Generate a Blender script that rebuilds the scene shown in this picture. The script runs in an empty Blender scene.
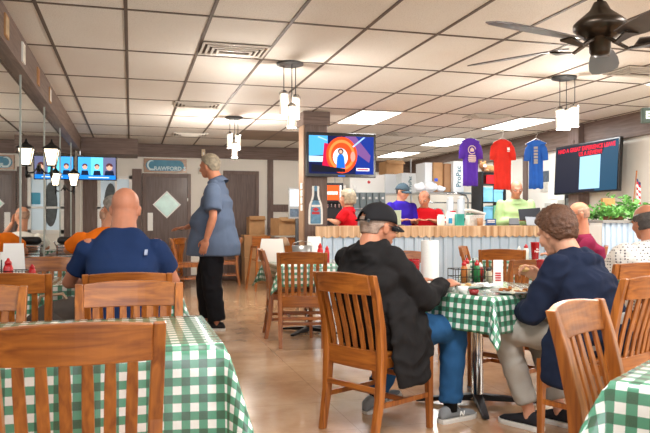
import bpy, bmesh, math, random
from mathutils import Vector, Matrix, noise, Euler
S = bpy.context.scene
COL = S.collection
R = math.radians
TH = R(15.7); HC = 1.15; F = 690.0
def cw(r, Z, z=0.0):
    "camera-plan coordinates (metres right of, ahead of the camera) to world"
    return Vector((Z*math.sin(TH)+r*math.cos(TH), Z*math.cos(TH)-r*math.sin(TH), z))
def pw(px, Z, z=0.0): return cw((px-325)/F*Z, Z, z)
def yw(px, y, z=0.0):
    a = R(15.7)+math.atan((px-325)/F); return Vector((y*math.tan(a), y, z))
def pz(py, Z): return HC+(223-py)/F*Z
def wa(deg): return R(deg)-TH            # camera-plan angle to world angle
CT = 2.69                                # ceiling height
XL, XR, YB, YK = -0.92, 6.85, 13.9, 16.2

# ---------------------------------------------------------------- materials
def lin(c):
    if isinstance(c, str):
        c = [int(c[i:i+2], 16)/255 for i in (0, 2, 4)]
    return tuple((x/12.92 if x <= .04045 else ((x+.055)/1.055)**2.4) for x in c)+(1.0,)
MATS = {}
def mat(name, col, rough=.5, metal=0., var=0., scale=8., bump=0., bscale=60., emit=None, estr=1., trans=0., coat=0., alpha=1., spec=.5, sheen=0.):
    if name in MATS: return MATS[name]
    m = bpy.data.materials.new(name); m.use_nodes = True; nt = m.node_tree
    b = nt.nodes['Principled BSDF']; c = lin(col)
    b.inputs['Base Color'].default_value = c
    b.inputs['Roughness'].default_value = rough; b.inputs['Metallic'].default_value = metal
    b.inputs['Transmission Weight'].default_value = trans; b.inputs['Coat Weight'].default_value = coat
    b.inputs['Coat Roughness'].default_value = .15
    b.inputs['Specular IOR Level'].default_value = spec; b.inputs['Alpha'].default_value = alpha
    b.inputs['Sheen Weight'].default_value = sheen
    if emit:
        b.inputs['Emission Color'].default_value = lin(emit); b.inputs['Emission Strength'].default_value = estr
    if var or bump:
        tc = nt.nodes.new('ShaderNodeTexCoord')
    if var:
        n = nt.nodes.new('ShaderNodeTexNoise'); n.inputs['Scale'].default_value = scale; n.inputs['Detail'].default_value = 5
        nt.links.new(tc.outputs['Object'], n.inputs['Vector'])
        rp = nt.nodes.new('ShaderNodeValToRGB')
        rp.color_ramp.elements[0].position = .3; rp.color_ramp.elements[1].position = .7
        rp.color_ramp.elements[0].color = tuple(x*(1-var) for x in c[:3])+(1,)
        rp.color_ramp.elements[1].color = tuple(min(1, x*(1+var*.6)) for x in c[:3])+(1,)
        nt.links.new(n.outputs['Fac'], rp.inputs['Fac']); nt.links.new(rp.outputs['Color'], b.inputs['Base Color'])
    if bump:
        n2 = nt.nodes.new('ShaderNodeTexNoise'); n2.inputs['Scale'].default_value = bscale; n2.inputs['Detail'].default_value = 4
        nt.links.new(tc.outputs['Object'], n2.inputs['Vector'])
        bp = nt.nodes.new('ShaderNodeBump'); bp.inputs['Strength'].default_value = bump; bp.inputs['Distance'].default_value = .01
        nt.links.new(n2.outputs['Fac'], bp.inputs['Height']); nt.links.new(bp.outputs['Normal'], b.inputs['Normal'])
    MATS[name] = m; return m

def wood(name, c1, c2, axis=2, rough=.32, coat=.35, sc=1.0):
    if name in MATS: return MATS[name]
    m = bpy.data.materials.new(name); m.use_nodes = True; nt = m.node_tree; b = nt.nodes['Principled BSDF']
    tc = nt.nodes.new('ShaderNodeTexCoord'); mp = nt.nodes.new('ShaderNodeMapping')
    s = [34*sc]*3; s[axis] = 2.2*sc; mp.inputs['Scale'].default_value = s
    nt.links.new(tc.outputs['Object'], mp.inputs['Vector'])
    n = nt.nodes.new('ShaderNodeTexNoise'); n.inputs['Scale'].default_value = 1.3; n.inputs['Detail'].default_value = 6; n.inputs['Distortion'].default_value = .6
    nt.links.new(mp.outputs['Vector'], n.inputs['Vector'])
    rp = nt.nodes.new('ShaderNodeValToRGB')
    rp.color_ramp.elements[0].position = .34; rp.color_ramp.elements[1].position = .66
    rp.color_ramp.elements[0].color = lin(c1); rp.color_ramp.elements[1].color = lin(c2)
    nt.links.new(n.outputs['Fac'], rp.inputs['Fac']); nt.links.new(rp.outputs['Color'], b.inputs['Base Color'])
    b.inputs['Roughness'].default_value = rough; b.inputs['Coat Weight'].default_value = coat; b.inputs['Coat Roughness'].default_value = .2
    MATS[name] = m; return m

def mathn(nt, op, a, b=None, c=None):
    n = nt.nodes.new('ShaderNodeMath'); n.operation = op
    for i, x in enumerate((a, b, c)):
        if x is None: continue
        if isinstance(x, (int, float)): n.inputs[i].default_value = x
        else: nt.links.new(x, n.inputs[i])
    return n.outputs[0]
def mixc(nt, fac, a, b):
    n = nt.nodes.new('ShaderNodeMix'); n.data_type = 'RGBA'
    if isinstance(fac, (int, float)): n.inputs[0].default_value = fac
    else: nt.links.new(fac, n.inputs[0])
    for i, x in ((6, a), (7, b)):
        if isinstance(x, tuple): n.inputs[i].default_value = x
        else: nt.links.new(x, n.inputs[i])
    return n.outputs[2]
def gingham():
    m = bpy.data.materials.new('green gingham vinyl'); m.use_nodes = True; nt = m.node_tree; b = nt.nodes['Principled BSDF']
    uv = nt.nodes.new('ShaderNodeUVMap'); sp = nt.nodes.new('ShaderNodeSeparateXYZ'); nt.links.new(uv.outputs[0], sp.inputs[0])
    P = .056
    def stripe(o):
        f = mathn(nt, 'FRACT', mathn(nt, 'DIVIDE', mathn(nt, 'ADD', o, 10.0), P))
        return mathn(nt, 'GREATER_THAN', f, .5)
    s = mathn(nt, 'ADD', stripe(sp.outputs[0]), stripe(sp.outputs[1]))
    c1 = mixc(nt, mathn(nt, 'MINIMUM', s, 1.0), lin('eef0ea'), lin('3f9270'))
    c2 = mixc(nt, mathn(nt, 'MAXIMUM', mathn(nt, 'SUBTRACT', s, 1.0), 0.0), c1, lin('03502f'))
    n = nt.nodes.new('ShaderNodeTexNoise'); n.inputs['Scale'].default_value = 400; nt.links.new(uv.outputs[0], n.inputs['Vector'])
    c3 = mixc(nt, mathn(nt, 'MULTIPLY', n.outputs['Fac'], .12), c2, lin('dfe5dc'))
    nt.links.new(c3, b.inputs['Base Color'])
    b.inputs['Roughness'].default_value = .35; b.inputs['Coat Weight'].default_value = 1.; b.inputs['Coat Roughness'].default_value = .12
    n2 = nt.nodes.new('ShaderNodeTexNoise'); n2.inputs['Scale'].default_value = 9; n2.inputs['Detail'].default_value = 3; nt.links.new(uv.outputs[0], n2.inputs['Vector'])
    bp = nt.nodes.new('ShaderNodeBump'); bp.inputs['Strength'].default_value = .35; bp.inputs['Distance'].default_value = .02
    nt.links.new(n2.outputs['Fac'], bp.inputs['Height']); nt.links.new(bp.outputs['Normal'], b.inputs['Normal'])
    MATS['gingham'] = m; return m

# ---------------------------------------------------------------- mesh builder
class MB:
    def __init__(s): s.v = []; s.f = []; s.m = []; s.cur = 0
    def add(s, vs, fs):
        o = len(s.v); s.v += [tuple(v) for v in vs]
        for f in fs: s.f.append([o+i for i in f]); s.m.append(s.cur)
        return s
    def box(s, c, d, rz=0., M=None):
        hx, hy, hz = d[0]/2, d[1]/2, d[2]/2
        mt = M if M is not None else Matrix.Rotation(rz, 3, 'Z'); c = Vector(c)
        vs = [c+mt@Vector((x, y, z)) for z in (-hz, hz) for x, y in ((-hx, -hy), (hx, -hy), (hx, hy), (-hx, hy))]
        return s.add(vs, [(3, 2, 1, 0), (4, 5, 6, 7), (0, 1, 5, 4), (1, 2, 6, 5), (2, 3, 7, 6), (3, 0, 4, 7)])
    def bx(s, x0, x1, y0, y1, z0, z1):
        return s.box(((x0+x1)/2, (y0+y1)/2, (z0+z1)/2), (abs(x1-x0), abs(y1-y0), abs(z1-z0)))
    def rings(s, rs, cap=True, closed=False):
        o = len(s.v); n = len(rs[0])
        for r in rs: s.v += [tuple(v) for v in r]
        k = len(rs)
        for i in range(k-1 if not closed else k):
            a = o+i*n; b = o+((i+1) % k)*n
            for j in range(n):
                s.f.append([a+j, a+(j+1) % n, b+(j+1) % n, b+j]); s.m.append(s.cur)
        if cap and not closed:
            s.f.append([o+j for j in reversed(range(n))]); s.m.append(s.cur)
            s.f.append([o+(k-1)*n+j for j in range(n)]); s.m.append(s.cur)
        return s
    def bar(s, pts, hw, hd, A, B):
        "rectangular bar along pts, half widths hw along A and hd along B (numbers or lists)"
        A = Vector(A); B = Vector(B); rs = []
        for i, p in enumerate(pts):
            w = hw[i] if isinstance(hw, (list, tuple)) else hw; d = hd[i] if isinstance(hd, (list, tuple)) else hd
            p = Vector(p); rs.append([p-A*w-B*d, p+A*w-B*d, p+A*w+B*d, p-A*w+B*d])
        return s.rings(rs)
    def tube(s, pts, r, n=10, ratio=1., up=None, round_=False):
        pts = [Vector(p) for p in pts]; k = len(pts)
        rr = list(r) if isinstance(r, (list, tuple)) else [r]*k
        if round_:
            d0 = (pts[0]-pts[1]).normalized(); d1 = (pts[-1]-pts[-2]).normalized()
            a = []; b = []
            for t in (80, 55, 28): a.append((pts[0]+d0*rr[0]*math.sin(R(t)), rr[0]*math.cos(R(t))))
            for t in (28, 55, 80): b.append((pts[-1]+d1*rr[-1]*math.sin(R(t)), rr[-1]*math.cos(R(t))))
            al = a+list(zip(pts, rr))+b; pts = [x[0] for x in al]; rr = [x[1] for x in al]; k = len(pts)
        t0 = (pts[1]-pts[0]).normalized()
        u = Vector(up) if up else (Vector((0, 0, 1)) if abs(t0.z) < .9 else Vector((0, 1, 0)))
        rs = []
        for i, p in enumerate(pts):
            t = (pts[min(i+1, k-1)]-pts[max(i-1, 0)]).normalized()
            a = t.cross(u)
            if a.length < 1e-5: a = t.orthogonal()
            a.normalize(); b = t.cross(a).normalized(); u = -b if not up else u
            if not up: u = b.copy()*-1
            rs.append([p+a*rr[i]*math.cos(2*math.pi*j/n)+b*rr[i]*ratio*math.sin(2*math.pi*j/n) for j in range(n)])
        return s.rings(rs)
    def lathe(s, prof, c=(0, 0, 0), n=24, M=None, cap=True):
        c = Vector(c); M = M or Matrix.Identity(3)
        rs = [[c+M@Vector((r*math.cos(2*math.pi*j/n), r*math.sin(2*math.pi*j/n), z)) for j in range(n)] for r, z in prof]
        return s.rings(rs, cap)
    def ell(s, c, r, M=None, nu=16, nv=10):
        c = Vector(c); M = M or Matrix.Identity(3); rs = []
        for i in range(1, nv):
            a = math.pi*i/nv
            rs.append([c+M@Vector((r[0]*math.sin(a)*math.cos(2*math.pi*j/nu), r[1]*math.sin(a)*math.sin(2*math.pi*j/nu), -r[2]*math.cos(a))) for j in range(nu)])
        o = len(s.v); s.rings(rs, cap=False)
        s.v += [tuple(c+M@Vector((0, 0, -r[2]))), tuple(c+M@Vector((0, 0, r[2])))]
        b = len(s.v)-2; L = o+(nv-2)*nu
        for j in range(nu):
            s.f.append([o+(j+1) % nu, o+j, b]); s.m.append(s.cur); s.f.append([L+j, L+(j+1) % nu, b+1]); s.m.append(s.cur)
        return s
    def loft(s, rg, n=24):
        "rg: (center, a vector, b vector, squareness)"
        rs = []
        for c, a, b in rg:
            c = Vector(c); a = Vector(a); b = Vector(b); rs.append([])
            for j in range(n):
                t = 2*math.pi*j/n; x = math.cos(t); y = math.sin(t)
                x = math.copysign(abs(x)**.85, x); y = math.copysign(abs(y)**.85, y)
                rs[-1].append(c+a*x+b*y)
        return s.rings(rs)
    def prism(s, poly, T, B=None):
        "poly 2d points mapped by function T(x,y,k) for k in 0,1"
        n = len(poly); vs = [T(x, y, 0) for x, y in poly]+[T(x, y, 1) for x, y in poly]
        return s.add(vs, [list(reversed(range(n))), list(range(n, 2*n))]+[[i, (i+1) % n, n+(i+1) % n, n+i] for i in range(n)])
    def mesh(s, name):
        me = bpy.data.meshes.new(name); me.from_pydata(s.v, [], s.f); me.update(); return me
    def build(s, name, m, parent=None, smooth=False, bevel=0., loc=None, rz=None, seg=2):
        me = s.mesh(name)
        for x in (m if isinstance(m, (list, tuple)) else [m]): me.materials.append(x)
        if isinstance(m, (list, tuple)): me.polygons.foreach_set('material_index', s.m)
        if smooth: me.polygons.foreach_set('use_smooth', [True]*len(me.polygons))
        return link(name, me, parent, loc, rz, bevel, seg)
def link(name, me, parent=None, loc=None, rz=None, bevel=0., seg=2):
    o = bpy.data.objects.new(name, me); COL.objects.link(o)
    if parent is not None: o.parent = parent
    if loc is not None: o.location = loc
    if rz is not None: o.rotation_euler.z = rz
    if bevel:
        b = o.modifiers.new('bevel', 'BEVEL'); b.width = bevel; b.segments = seg; b.limit_method = 'ANGLE'; b.angle_limit = R(35)
        w = o.modifiers.new('wn', 'WEIGHTED_NORMAL') if False else None
    return o
def autosmooth(o, ang=40):
    me = o.data
    for p in me.polygons: p.use_smooth = True
    try: me.set_sharp_from_angle(angle=R(ang))
    except Exception: pass
    return o
def empty(name, loc=(0, 0, 0), rz=0., label=None, cat=None, group=None):
    o = bpy.data.objects.new(name, None); COL.objects.link(o); o.location = loc; o.rotation_euler.z = rz
    o.empty_display_size = .1
    return tag(o, label, cat, group)
def tag(o, label=None, cat=None, group=None, kind=None):
    if label: o['label'] = label
    if cat: o['category'] = cat
    if group: o['group'] = group
    if kind: o['kind'] = kind
    return o
def copy_tree(o, parent=None):
    c = o.copy(); COL.objects.link(c)
    if parent is not None: c.parent = parent
    for ch in list(o.children): copy_tree(ch, c)
    return c
def struct(o): o['kind'] = 'structure'; return o
def text(s, size, m, parent, M, name='lettering', ext=.0006, align='CENTER', bold=0.):
    cu = bpy.data.curves.new(name, 'FONT'); cu.body = s; cu.size = size; cu.extrude = ext; cu.align_x = align; cu.align_y = 'CENTER'; cu.offset = bold
    cu.resolution_u = 2
    t = bpy.data.objects.new(name, cu); COL.objects.link(t)
    dg = bpy.context.evaluated_depsgraph_get(); me = bpy.data.meshes.new_from_object(t.evaluated_get(dg))
    COL.objects.unlink(t); bpy.data.objects.remove(t)
    me.materials.clear(); me.materials.append(m)
    o = link(name, me, parent); o.matrix_local = M; return o
def face(loc, xdir, zdir=(0, 0, 1)):
    "matrix whose local XY plane stands up: local x -> xdir, local y -> zdir, local z -> out of the face"
    x = Vector(xdir).normalized(); y = Vector(zdir).normalized(); z = x.cross(y).normalized(); y = z.cross(x)
    M = Matrix((x, y, z)).transposed().to_4x4(); M.translation = Vector(loc); return M

WOODC = wood('honey oak', '80441a', 'b26a29', 2)
WOODX = wood('honey oak across', '80441a', 'b26a29', 0)
WOODD = wood('darker oak', '6e3a16', '975a24', 2)
WOODDX = wood('darker oak across', '6e3a16', '975a24', 0)
BROWN = wood('brown panelling', '5d4a40', '75615a', 2, .6, .05)
BROWNX = wood('brown beam', '5d4a40', '76625a', 0, .6, .05)
BROWNY = wood('brown soffit', '604c41', '78645a', 1, .6, .05)
DOORM = wood('dark walnut door', '503c33', '66524a', 2, .5, .1)
CREAM = mat('cream wall', 'e8e3d9', .7, var=.06, scale=1.5)
WHITE = mat('white plastic', 'eceae4', .4)
PAPER = mat('white paper', 'f2f1ec', .8)
STEEL = mat('brushed steel', 'b9bcbd', .28, 1., var=.1, scale=20)
CHROME = mat('chrome', 'c9c9c9', .12, 1.)
BLACK = mat('black plastic', '17171a', .4)
IRON = mat('black iron', '1d1c1c', .45, .4)
DARKG = mat('dark grey metal', '4c4e50', .45, .4)
REDP = mat('red plastic', 'c8141c', .3, coat=.3)
REDG = mat('translucent red tumbler', 'c4101e', .15, trans=.35, coat=.5)
CARD = mat('cardboard', 'b58a5e', .8, var=.1, scale=12)
GLASS = mat('clear glass', 'f4f8f8', .04, trans=.95)
GING = gingham()
# ================================================================ THE ROOM
def ceiling_mat():
    m = bpy.data.materials.new('mineral fibre tile'); m.use_nodes = True; nt = m.node_tree; b = nt.nodes['Principled BSDF']
    tc = nt.nodes.new('ShaderNodeTexCoord'); sp = nt.nodes.new('ShaderNodeSeparateXYZ'); nt.links.new(tc.outputs['Object'], sp.inputs[0])
    fx = mathn(nt, 'FLOOR', mathn(nt, 'DIVIDE', mathn(nt, 'ADD', sp.outputs[0], .037), .61))
    fy = mathn(nt, 'FLOOR', mathn(nt, 'DIVIDE', mathn(nt, 'SUBTRACT', sp.outputs[1], 5.17), 1.235))
    cb = nt.nodes.new('ShaderNodeCombineXYZ'); nt.links.new(fx, cb.inputs[0]); nt.links.new(fy, cb.inputs[1])
    wn = nt.nodes.new('ShaderNodeTexWhiteNoise'); nt.links.new(cb.outputs[0], wn.inputs['Vector'])
    n = nt.nodes.new('ShaderNodeTexNoise'); n.inputs['Scale'].default_value = 1.1; n.inputs['Detail'].default_value = 4; nt.links.new(tc.outputs['Object'], n.inputs['Vector'])
    sm = mathn(nt, 'SMOOTH_MIN', 1.0, mathn(nt, 'MULTIPLY', mathn(nt, 'SUBTRACT', n.outputs['Fac'], .42), 1.8))
    c = mixc(nt, wn.outputs['Value'], lin('eae6e0'), lin('dfd9d2'))
    c = mixc(nt, mathn(nt, 'MAXIMUM', mathn(nt, 'MULTIPLY', sm, .7), 0.), c, lin('d6c8ba'))
    n3 = nt.nodes.new('ShaderNodeTexNoise'); n3.inputs['Scale'].default_value = 110; n3.inputs['Detail'].default_value = 2; nt.links.new(tc.outputs['Object'], n3.inputs['Vector'])
    c = mixc(nt, mathn(nt, 'MULTIPLY', mathn(nt, 'GREATER_THAN', n3.outputs['Fac'], .6), .35), c, lin('a3968a'))
    nt.links.new(c, b.inputs['Base Color']); b.inputs['Roughness'].default_value = .65
    return m
def floor_mat():
    m = bpy.data.materials.new('polished tan floor'); m.use_nodes = True; nt = m.node_tree; b = nt.nodes['Principled BSDF']
    tc = nt.nodes.new('ShaderNodeTexCoord')
    n = nt.nodes.new('ShaderNodeTexNoise'); n.inputs['Scale'].default_value = 1.6; n.inputs['Detail'].default_value = 8; n.inputs['Roughness'].default_value = .62
    nt.links.new(tc.outputs['Object'], n.inputs['Vector'])
    rp = nt.nodes.new('ShaderNodeValToRGB'); rp.color_ramp.elements[0].position = .32; rp.color_ramp.elements[1].position = .68
    rp.color_ramp.elements[0].color = lin('a67f5c'); rp.color_ramp.elements[1].color = lin('d2b08c'); nt.links.new(n.outputs['Fac'], rp.inputs['Fac'])
    br = nt.nodes.new('ShaderNodeTexBrick'); br.offset = 0; br.inputs['Scale'].default_value = 1.0
    br.inputs['Brick Width'].default_value = .61; br.inputs['Row Height'].default_value = .61; br.inputs['Mortar Size'].default_value = .003
    br.inputs['Color1'].default_value = (1, 1, 1, 1); br.inputs['Color2'].default_value = (.93, .93, .93, 1); br.inputs['Mortar'].default_value = (.72, .7, .68, 1)
    nt.links.new(tc.outputs['Object'], br.inputs['Vector'])
    mx = nt.nodes.new('ShaderNodeMix'); mx.data_type = 'RGBA'; mx.blend_type = 'MULTIPLY'; mx.inputs[0].default_value = 1
    nt.links.new(rp.outputs['Color'], mx.inputs[6]); nt.links.new(br.outputs['Color'], mx.inputs[7]); nt.links.new(mx.outputs[2], b.inputs['Base Color'])
    n2 = nt.nodes.new('ShaderNodeTexNoise'); n2.inputs['Scale'].default_value = 5; nt.links.new(tc.outputs['Object'], n2.inputs['Vector'])
    nt.links.new(mathn(nt, 'ADD', mathn(nt, 'MULTIPLY', n2.outputs['Fac'], .2), .1), b.inputs['Roughness'])
    bp = nt.nodes.new('ShaderNodeBump'); bp.inputs['Strength'].default_value = .08; bp.inputs['Distance'].default_value = .01
    nt.links.new(n2.outputs['Fac'], bp.inputs['Height']); nt.links.new(bp.outputs['Normal'], b.inputs['Normal'])
    b.inputs['Coat Weight'].default_value = .35; b.inputs['Coat Roughness'].default_value = .1
    return m
YF = -3.6
struct(MB().bx(XL-.2, XR+.2, YF, YK+.2, -.1, 0).build('floor', floor_mat()))
struct(MB().bx(XL-.2, XR+.2, YF, YK+.2, CT, CT+.1).build('ceiling', ceiling_mat()))
g = MB(); GR = mat('ceiling grid bar', '5f5045', .6)
k = -1
while -.037+.61*k < XR:
    x = -.037+.61*k; g.bx(x-.013, x+.013, YF, YK, CT-.006, CT+.004); k += 1
k = -7
while 5.17+1.235*k < YK:
    y = 5.17+1.235*k; g.bx(XL, XR, y-.013, y+.013, CT-.0055, CT+.004); k += 1
struct(g.build('trim_1', GR))
# left wall: cream wall behind a long mirror, brown soffit
struct(MB().bx(XL-.12, XL-.02, YF, YB, 0, CT).build('wall_left', CREAM))
MIRROR = mat('mirror glass', 'dfe3e1', .015, 1.)
mr = MB().bx(XL-.019, XL, .4, 12.55, .78, 2.43).build('wall_mirror', MIRROR)
tag(mr, 'long wall mirror panels under the brown soffit on the left wall', 'mirror')
st = MB()
for y in (2.9, 4.65, 6.45, 8.15, 9.9, 11.65):
    MB().bx(XL, XL+.008, y-.008, y+.008, .78, 2.43).build('mirror_strip', mat('dull aluminium', '9ea39c', .5, .3), mr)
struct(MB().bx(XL-.02, XL+.06, YF, 13.0, 2.43, CT).build('trim_2', BROWNY))
struct(MB().bx(XL-.02, XL+.03, YF, 13.0, 0, .78).build('trim_3', BROWNY))
# soffit photos
for i, (y, c, l) in enumerate(((5.35, 'c8ac84', 'tan framed card on the left soffit, nearest of the four'), (6.15, 'e8e2d4', 'white card on the left soffit, second of the four'),
                               (7.1, 'a86c34', 'orange brown picture on the left soffit, third of the four'), (8.1, 'ece8e0', 'small white card on the left soffit, farthest of the four'))):
    e = empty('small_picture', (XL+.06, y, 2.47), 0, l, 'picture', 'small pictures along the left soffit')
    MB().bx(0, .012, -.075, .075, 0, .16).build('frame', CARD if i != 1 else WHITE, e)
    MB().bx(.012, .014, -.06, .06, .015, .145).build('print', mat('soffit print %d' % i, c, .6, var=.35, scale=18), e)
# back wall (dining side)
def wallblock(name, m, *a): return struct(MB().bx(*a).build(name, m))
DX0, DX1 = .22, 1.12     # door with the diamond window
# wall pieces between openings: window at X -.55..-.1
wallblock('wall_back', CREAM, XL-.1, -.62, YB, YB+.12, 0, 2.45)
wallblock('wall_back', CREAM, -.62, .02, YB, YB+.12, 2.06, 2.45)
wallblock('wall_back', CREAM, -.62, .02, YB, YB+.12, 0, .95)
wallblock('wall_back', CREAM, .02, 3.47, YB, YB+.12, 0, 2.45)
wallblock('trim_4', BROWNX, XL, 3.55, YB-.06, YB+.12, 2.44, CT)
wallblock('trim_5', BROWNX, XL+.06, .12, 13.06, YB-.06, 2.40, CT)
wallblock('baseboard_back', BROWNX, XL, 3.47, YB-.02, YB, 0, .12)
# brown studs and rails on the back wall
for i, (x0, x1, z0, z1) in enumerate(((-.88, -.62, 0, 2.06), (.02, .2, 0, 2.2), (1.98, 2.28, 0, 2.28), (2.3, 2.62, 0, 2.28), (2.68, 2.8, 0, 2.44), (2.8, 3.45, 1.38, 1.53))):
    if i in (2, 3): continue
    wallblock('trim_%d' % (6+i), BROWN, x0, x1, YB-.03, YB, z0, z1)
# window on the back wall
w = struct(MB().bx(-.62, .02, YB+.04, YB+.06, .95, 2.06).build('window_1', mat('evening glass', 'b9c6cb', .1, emit='a9b8c2', estr=.2)))
fr = MB()
for a in ((-.62, -.56, .95, 2.06), (-.04, .02, .95, 2.06), (-.62, .02, .95, 1.02), (-.62, .02, 2.0, 2.06), (-.30, -.26, .95, 2.06), (-.62, .02, 1.42, 1.46)):
    fr.bx(a[0], a[1], YB-.02, YB+.04, a[2], a[3])
fr.build('window_frame', WHITE, w)
MB().bx(-.2, -.02, YB+.025, YB+.035, 1.5, 1.72).build('window_poster', mat('cyan poster', '4aa6c8', .6), w)
MB().ell((-.38, YB+.03, 1.5), (.12, .008, .42)).build('window_decal', mat('grey shape', '5c6264', .6, var=.3, scale=12), w, True)
# door with diamond window
def door(name, x0, x1, y, h, diamond, plate=False):
    d = MB().bx(x0+.07, x1-.07, y-.045, y-.005, .01, h-.07).build(name, DOORM); struct(d)
    f = MB(); f.bx(x0, x0+.07, y-.06, y, 0, h); f.bx(x1-.07, x1, y-.06, y, 0, h); f.bx(x0+.07, x1-.07, y-.06, y, h-.07, h)
    f.build('door_frame', BROWN, d, bevel=.004)
    cx = (x0+x1)/2
    if diamond:
        zc = 1.51; s = .27; T = lambda yy: (lambda x, z, k: (cx+x, yy-.02*k, zc+z))
        MB().prism([(0, -s), (s, 0), (0, s), (-s, 0)], lambda x, z, k: (cx+x, y-.046-.012*k, zc+z)).build('window_rim', WHITE, d)
        s2 = s-.03
        g2 = MB(); g2.cur = 0
        g2.prism([(0, -s2), (s2, 0), (0, s2), (-s2, 0)], lambda x, z, k: (cx+x, y-.058-.004*k, zc+z))
        g2.build('window_pane', mat('frosted diamond pane', 'bcd9cf', .25, emit='b5d6cb', estr=.12, var=.25, scale=5), d)
    if plate:
        MB().bx(x0+.1, x0+.2, y-.055, y-.045, 1.0, 1.35).build('push_plate', WHITE, d)
    MB().tube([(x1-.13, y-.045, 1.02), (x1-.13, y-.09, 1.02), (x1-.2, y-.09, 1.02)], .011, 8).build('door_handle', CHROME, d, True)
    return d
door('door_1', .21, 1.14, YB, 2.12, True, True)
door('door_2', 1.78, 2.5, YB, 2.2, False)
# kitchen shell
wallblock('wall_kitchen_left', CREAM, 3.40, 3.52, YB, YK, 0, CT)
wallblock('wall_kitchen_back', CREAM, 3.4, XR+.1, YK, YK+.12, 0, CT)
wallblock('trim_12', BROWNX, 3.5, XR, YK-.06, YK, 2.42, CT)
wallblock('wall_right', CREAM, XR, XR+.12, YF, YK, 0, CT)
wallblock('trim_13', BROWNY, XR-.1, XR, YF, YK-.06, 2.36, CT)
for i, y in enumerate((12.05, 10.98, 7.3, 5.4)):
    wallblock('trim_%d' % (14+i), BROWN, XR-.035, XR, y-.06, y+.06, 0, 2.36)
wallblock('trim_20', BROWN, XR-.2, XR, 9.2, 9.45, 0, CT)
MB().lathe([(.0, 0), (.035, 0), (.03, .02), (0, .025)], (0, 0, 0), 14, Matrix.Rotation(R(-90), 3, 'Y')).build('trim_21', BROWN, None, loc=(XR-.2, 9.32, 2.42))['kind'] = 'structure'
# pillar at the end of the counter
p = MB().bx(2.30, 2.62, 9.2, 9.52, 0, CT).build('pillar', BROWN, bevel=.006)
struct(p)
MB().bx(2.27, 2.65, 9.17, 9.55, 2.5, CT-.006).build('pillar_capital', BROWNX, p)
MB().bx(2.285, 2.30, 9.22, 9.5, 0, 2.5).build('pillar_facing', mat('lighter brown board', '9a7a5e', .6, var=.1), p)

# ---------------------------------------------------------------- ceiling fittings
LITE = mat('fluorescent diffuser', 'ffffff', .5, emit='fdfaf2', estr=4.)
def troffer(x0, y0, lab):
    e = empty('ceiling_light', (x0+.305, y0+.6175, CT-.002), 0, lab, 'ceiling light', 'recessed fluorescent ceiling lights')
    MB().bx(-.285, .285, -.59, .59, -.012, -.004).build('diffuser', LITE, e)
    f = MB(); f.bx(-.3, -.285, -.605, .605, -.014, -.003); f.bx(.285, .3, -.605, .605, -.014, -.003); f.bx(-.285, .285, -.605, -.59, -.014, -.003); f.bx(-.285, .285, .59, .605, -.014, -.003)
    f.build('frame', WHITE, e)
X = lambda k: -.037+.61*k
Y = lambda k: 5.17+1.235*k
troffer(X(5), Y(3), 'lit ceiling panel above the screen on the pillar')
troffer(X(9)-.0, Y(3), 'lit ceiling panel nearest the hanging shirts')
troffer(X(9), Y(5), 'lit ceiling panel farther back over the kitchen, between two others')
troffer(X(9), Y(7), 'lit ceiling panel farthest back, near the kitchen rear wall')
def vent(x, y, lab, s=1.):
    e = empty('ceiling_vent', (x, y, CT-.004), 0, lab, 'vent', 'air vents in the ceiling')
    f = MB(); a, b = .29*s, .2*s
    for q in range(4):
        t = q*.045; z = -.004-.006*q
        f.bx(-a+t, a-t, -b+t, -b+t+.02, z-.012, z); f.bx(-a+t, a-t, b-t-.02, b-t, z-.012, z)
        f.bx(-a+t, -a+t+.02, -b+t+.02, b-t-.02, z-.012, z); f.bx(a-t-.02, a-t, -b+t+.02, b-t-.02, z-.012, z)
    f.build('louvres', mat('vent metal', 'cfc6ba', .4, .3), e)
    MB().bx(-a, a, -b, b, -.003, 0).build('back_plate', mat('vent dark', '5a4b40', .7), e)
def cpos(px, py):
    Z = (CT-HC)*F/(223-py); return cw((px-325)/F*Z, Z)
for px, py, lab in ((234, 49, 'large stained air vent nearest the camera in the ceiling'), (197, 104, 'dusty air vent in the ceiling left of the near pendant'),
                    (487, 116, 'air vent in the ceiling beside the shirts'), (406, 134, 'small air vent in the ceiling near the kitchen lights'), (640, 71, 'air vent in the ceiling at the right beyond the fan'), (190, 134, 'far air vent in the ceiling above the lettered sign')):
    c = cpos(px, py); vent(c.x, c.y, lab)
# stained brown tiles
c = cpos(243, 133); struct(MB().bx(X(3)+.02, X(5)-.02, Y(5)+.02, Y(6)-.02, CT-.003, CT).build('trim_30', mat('stained tile', '8a7767', .8, var=.2, scale=2)))
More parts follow.
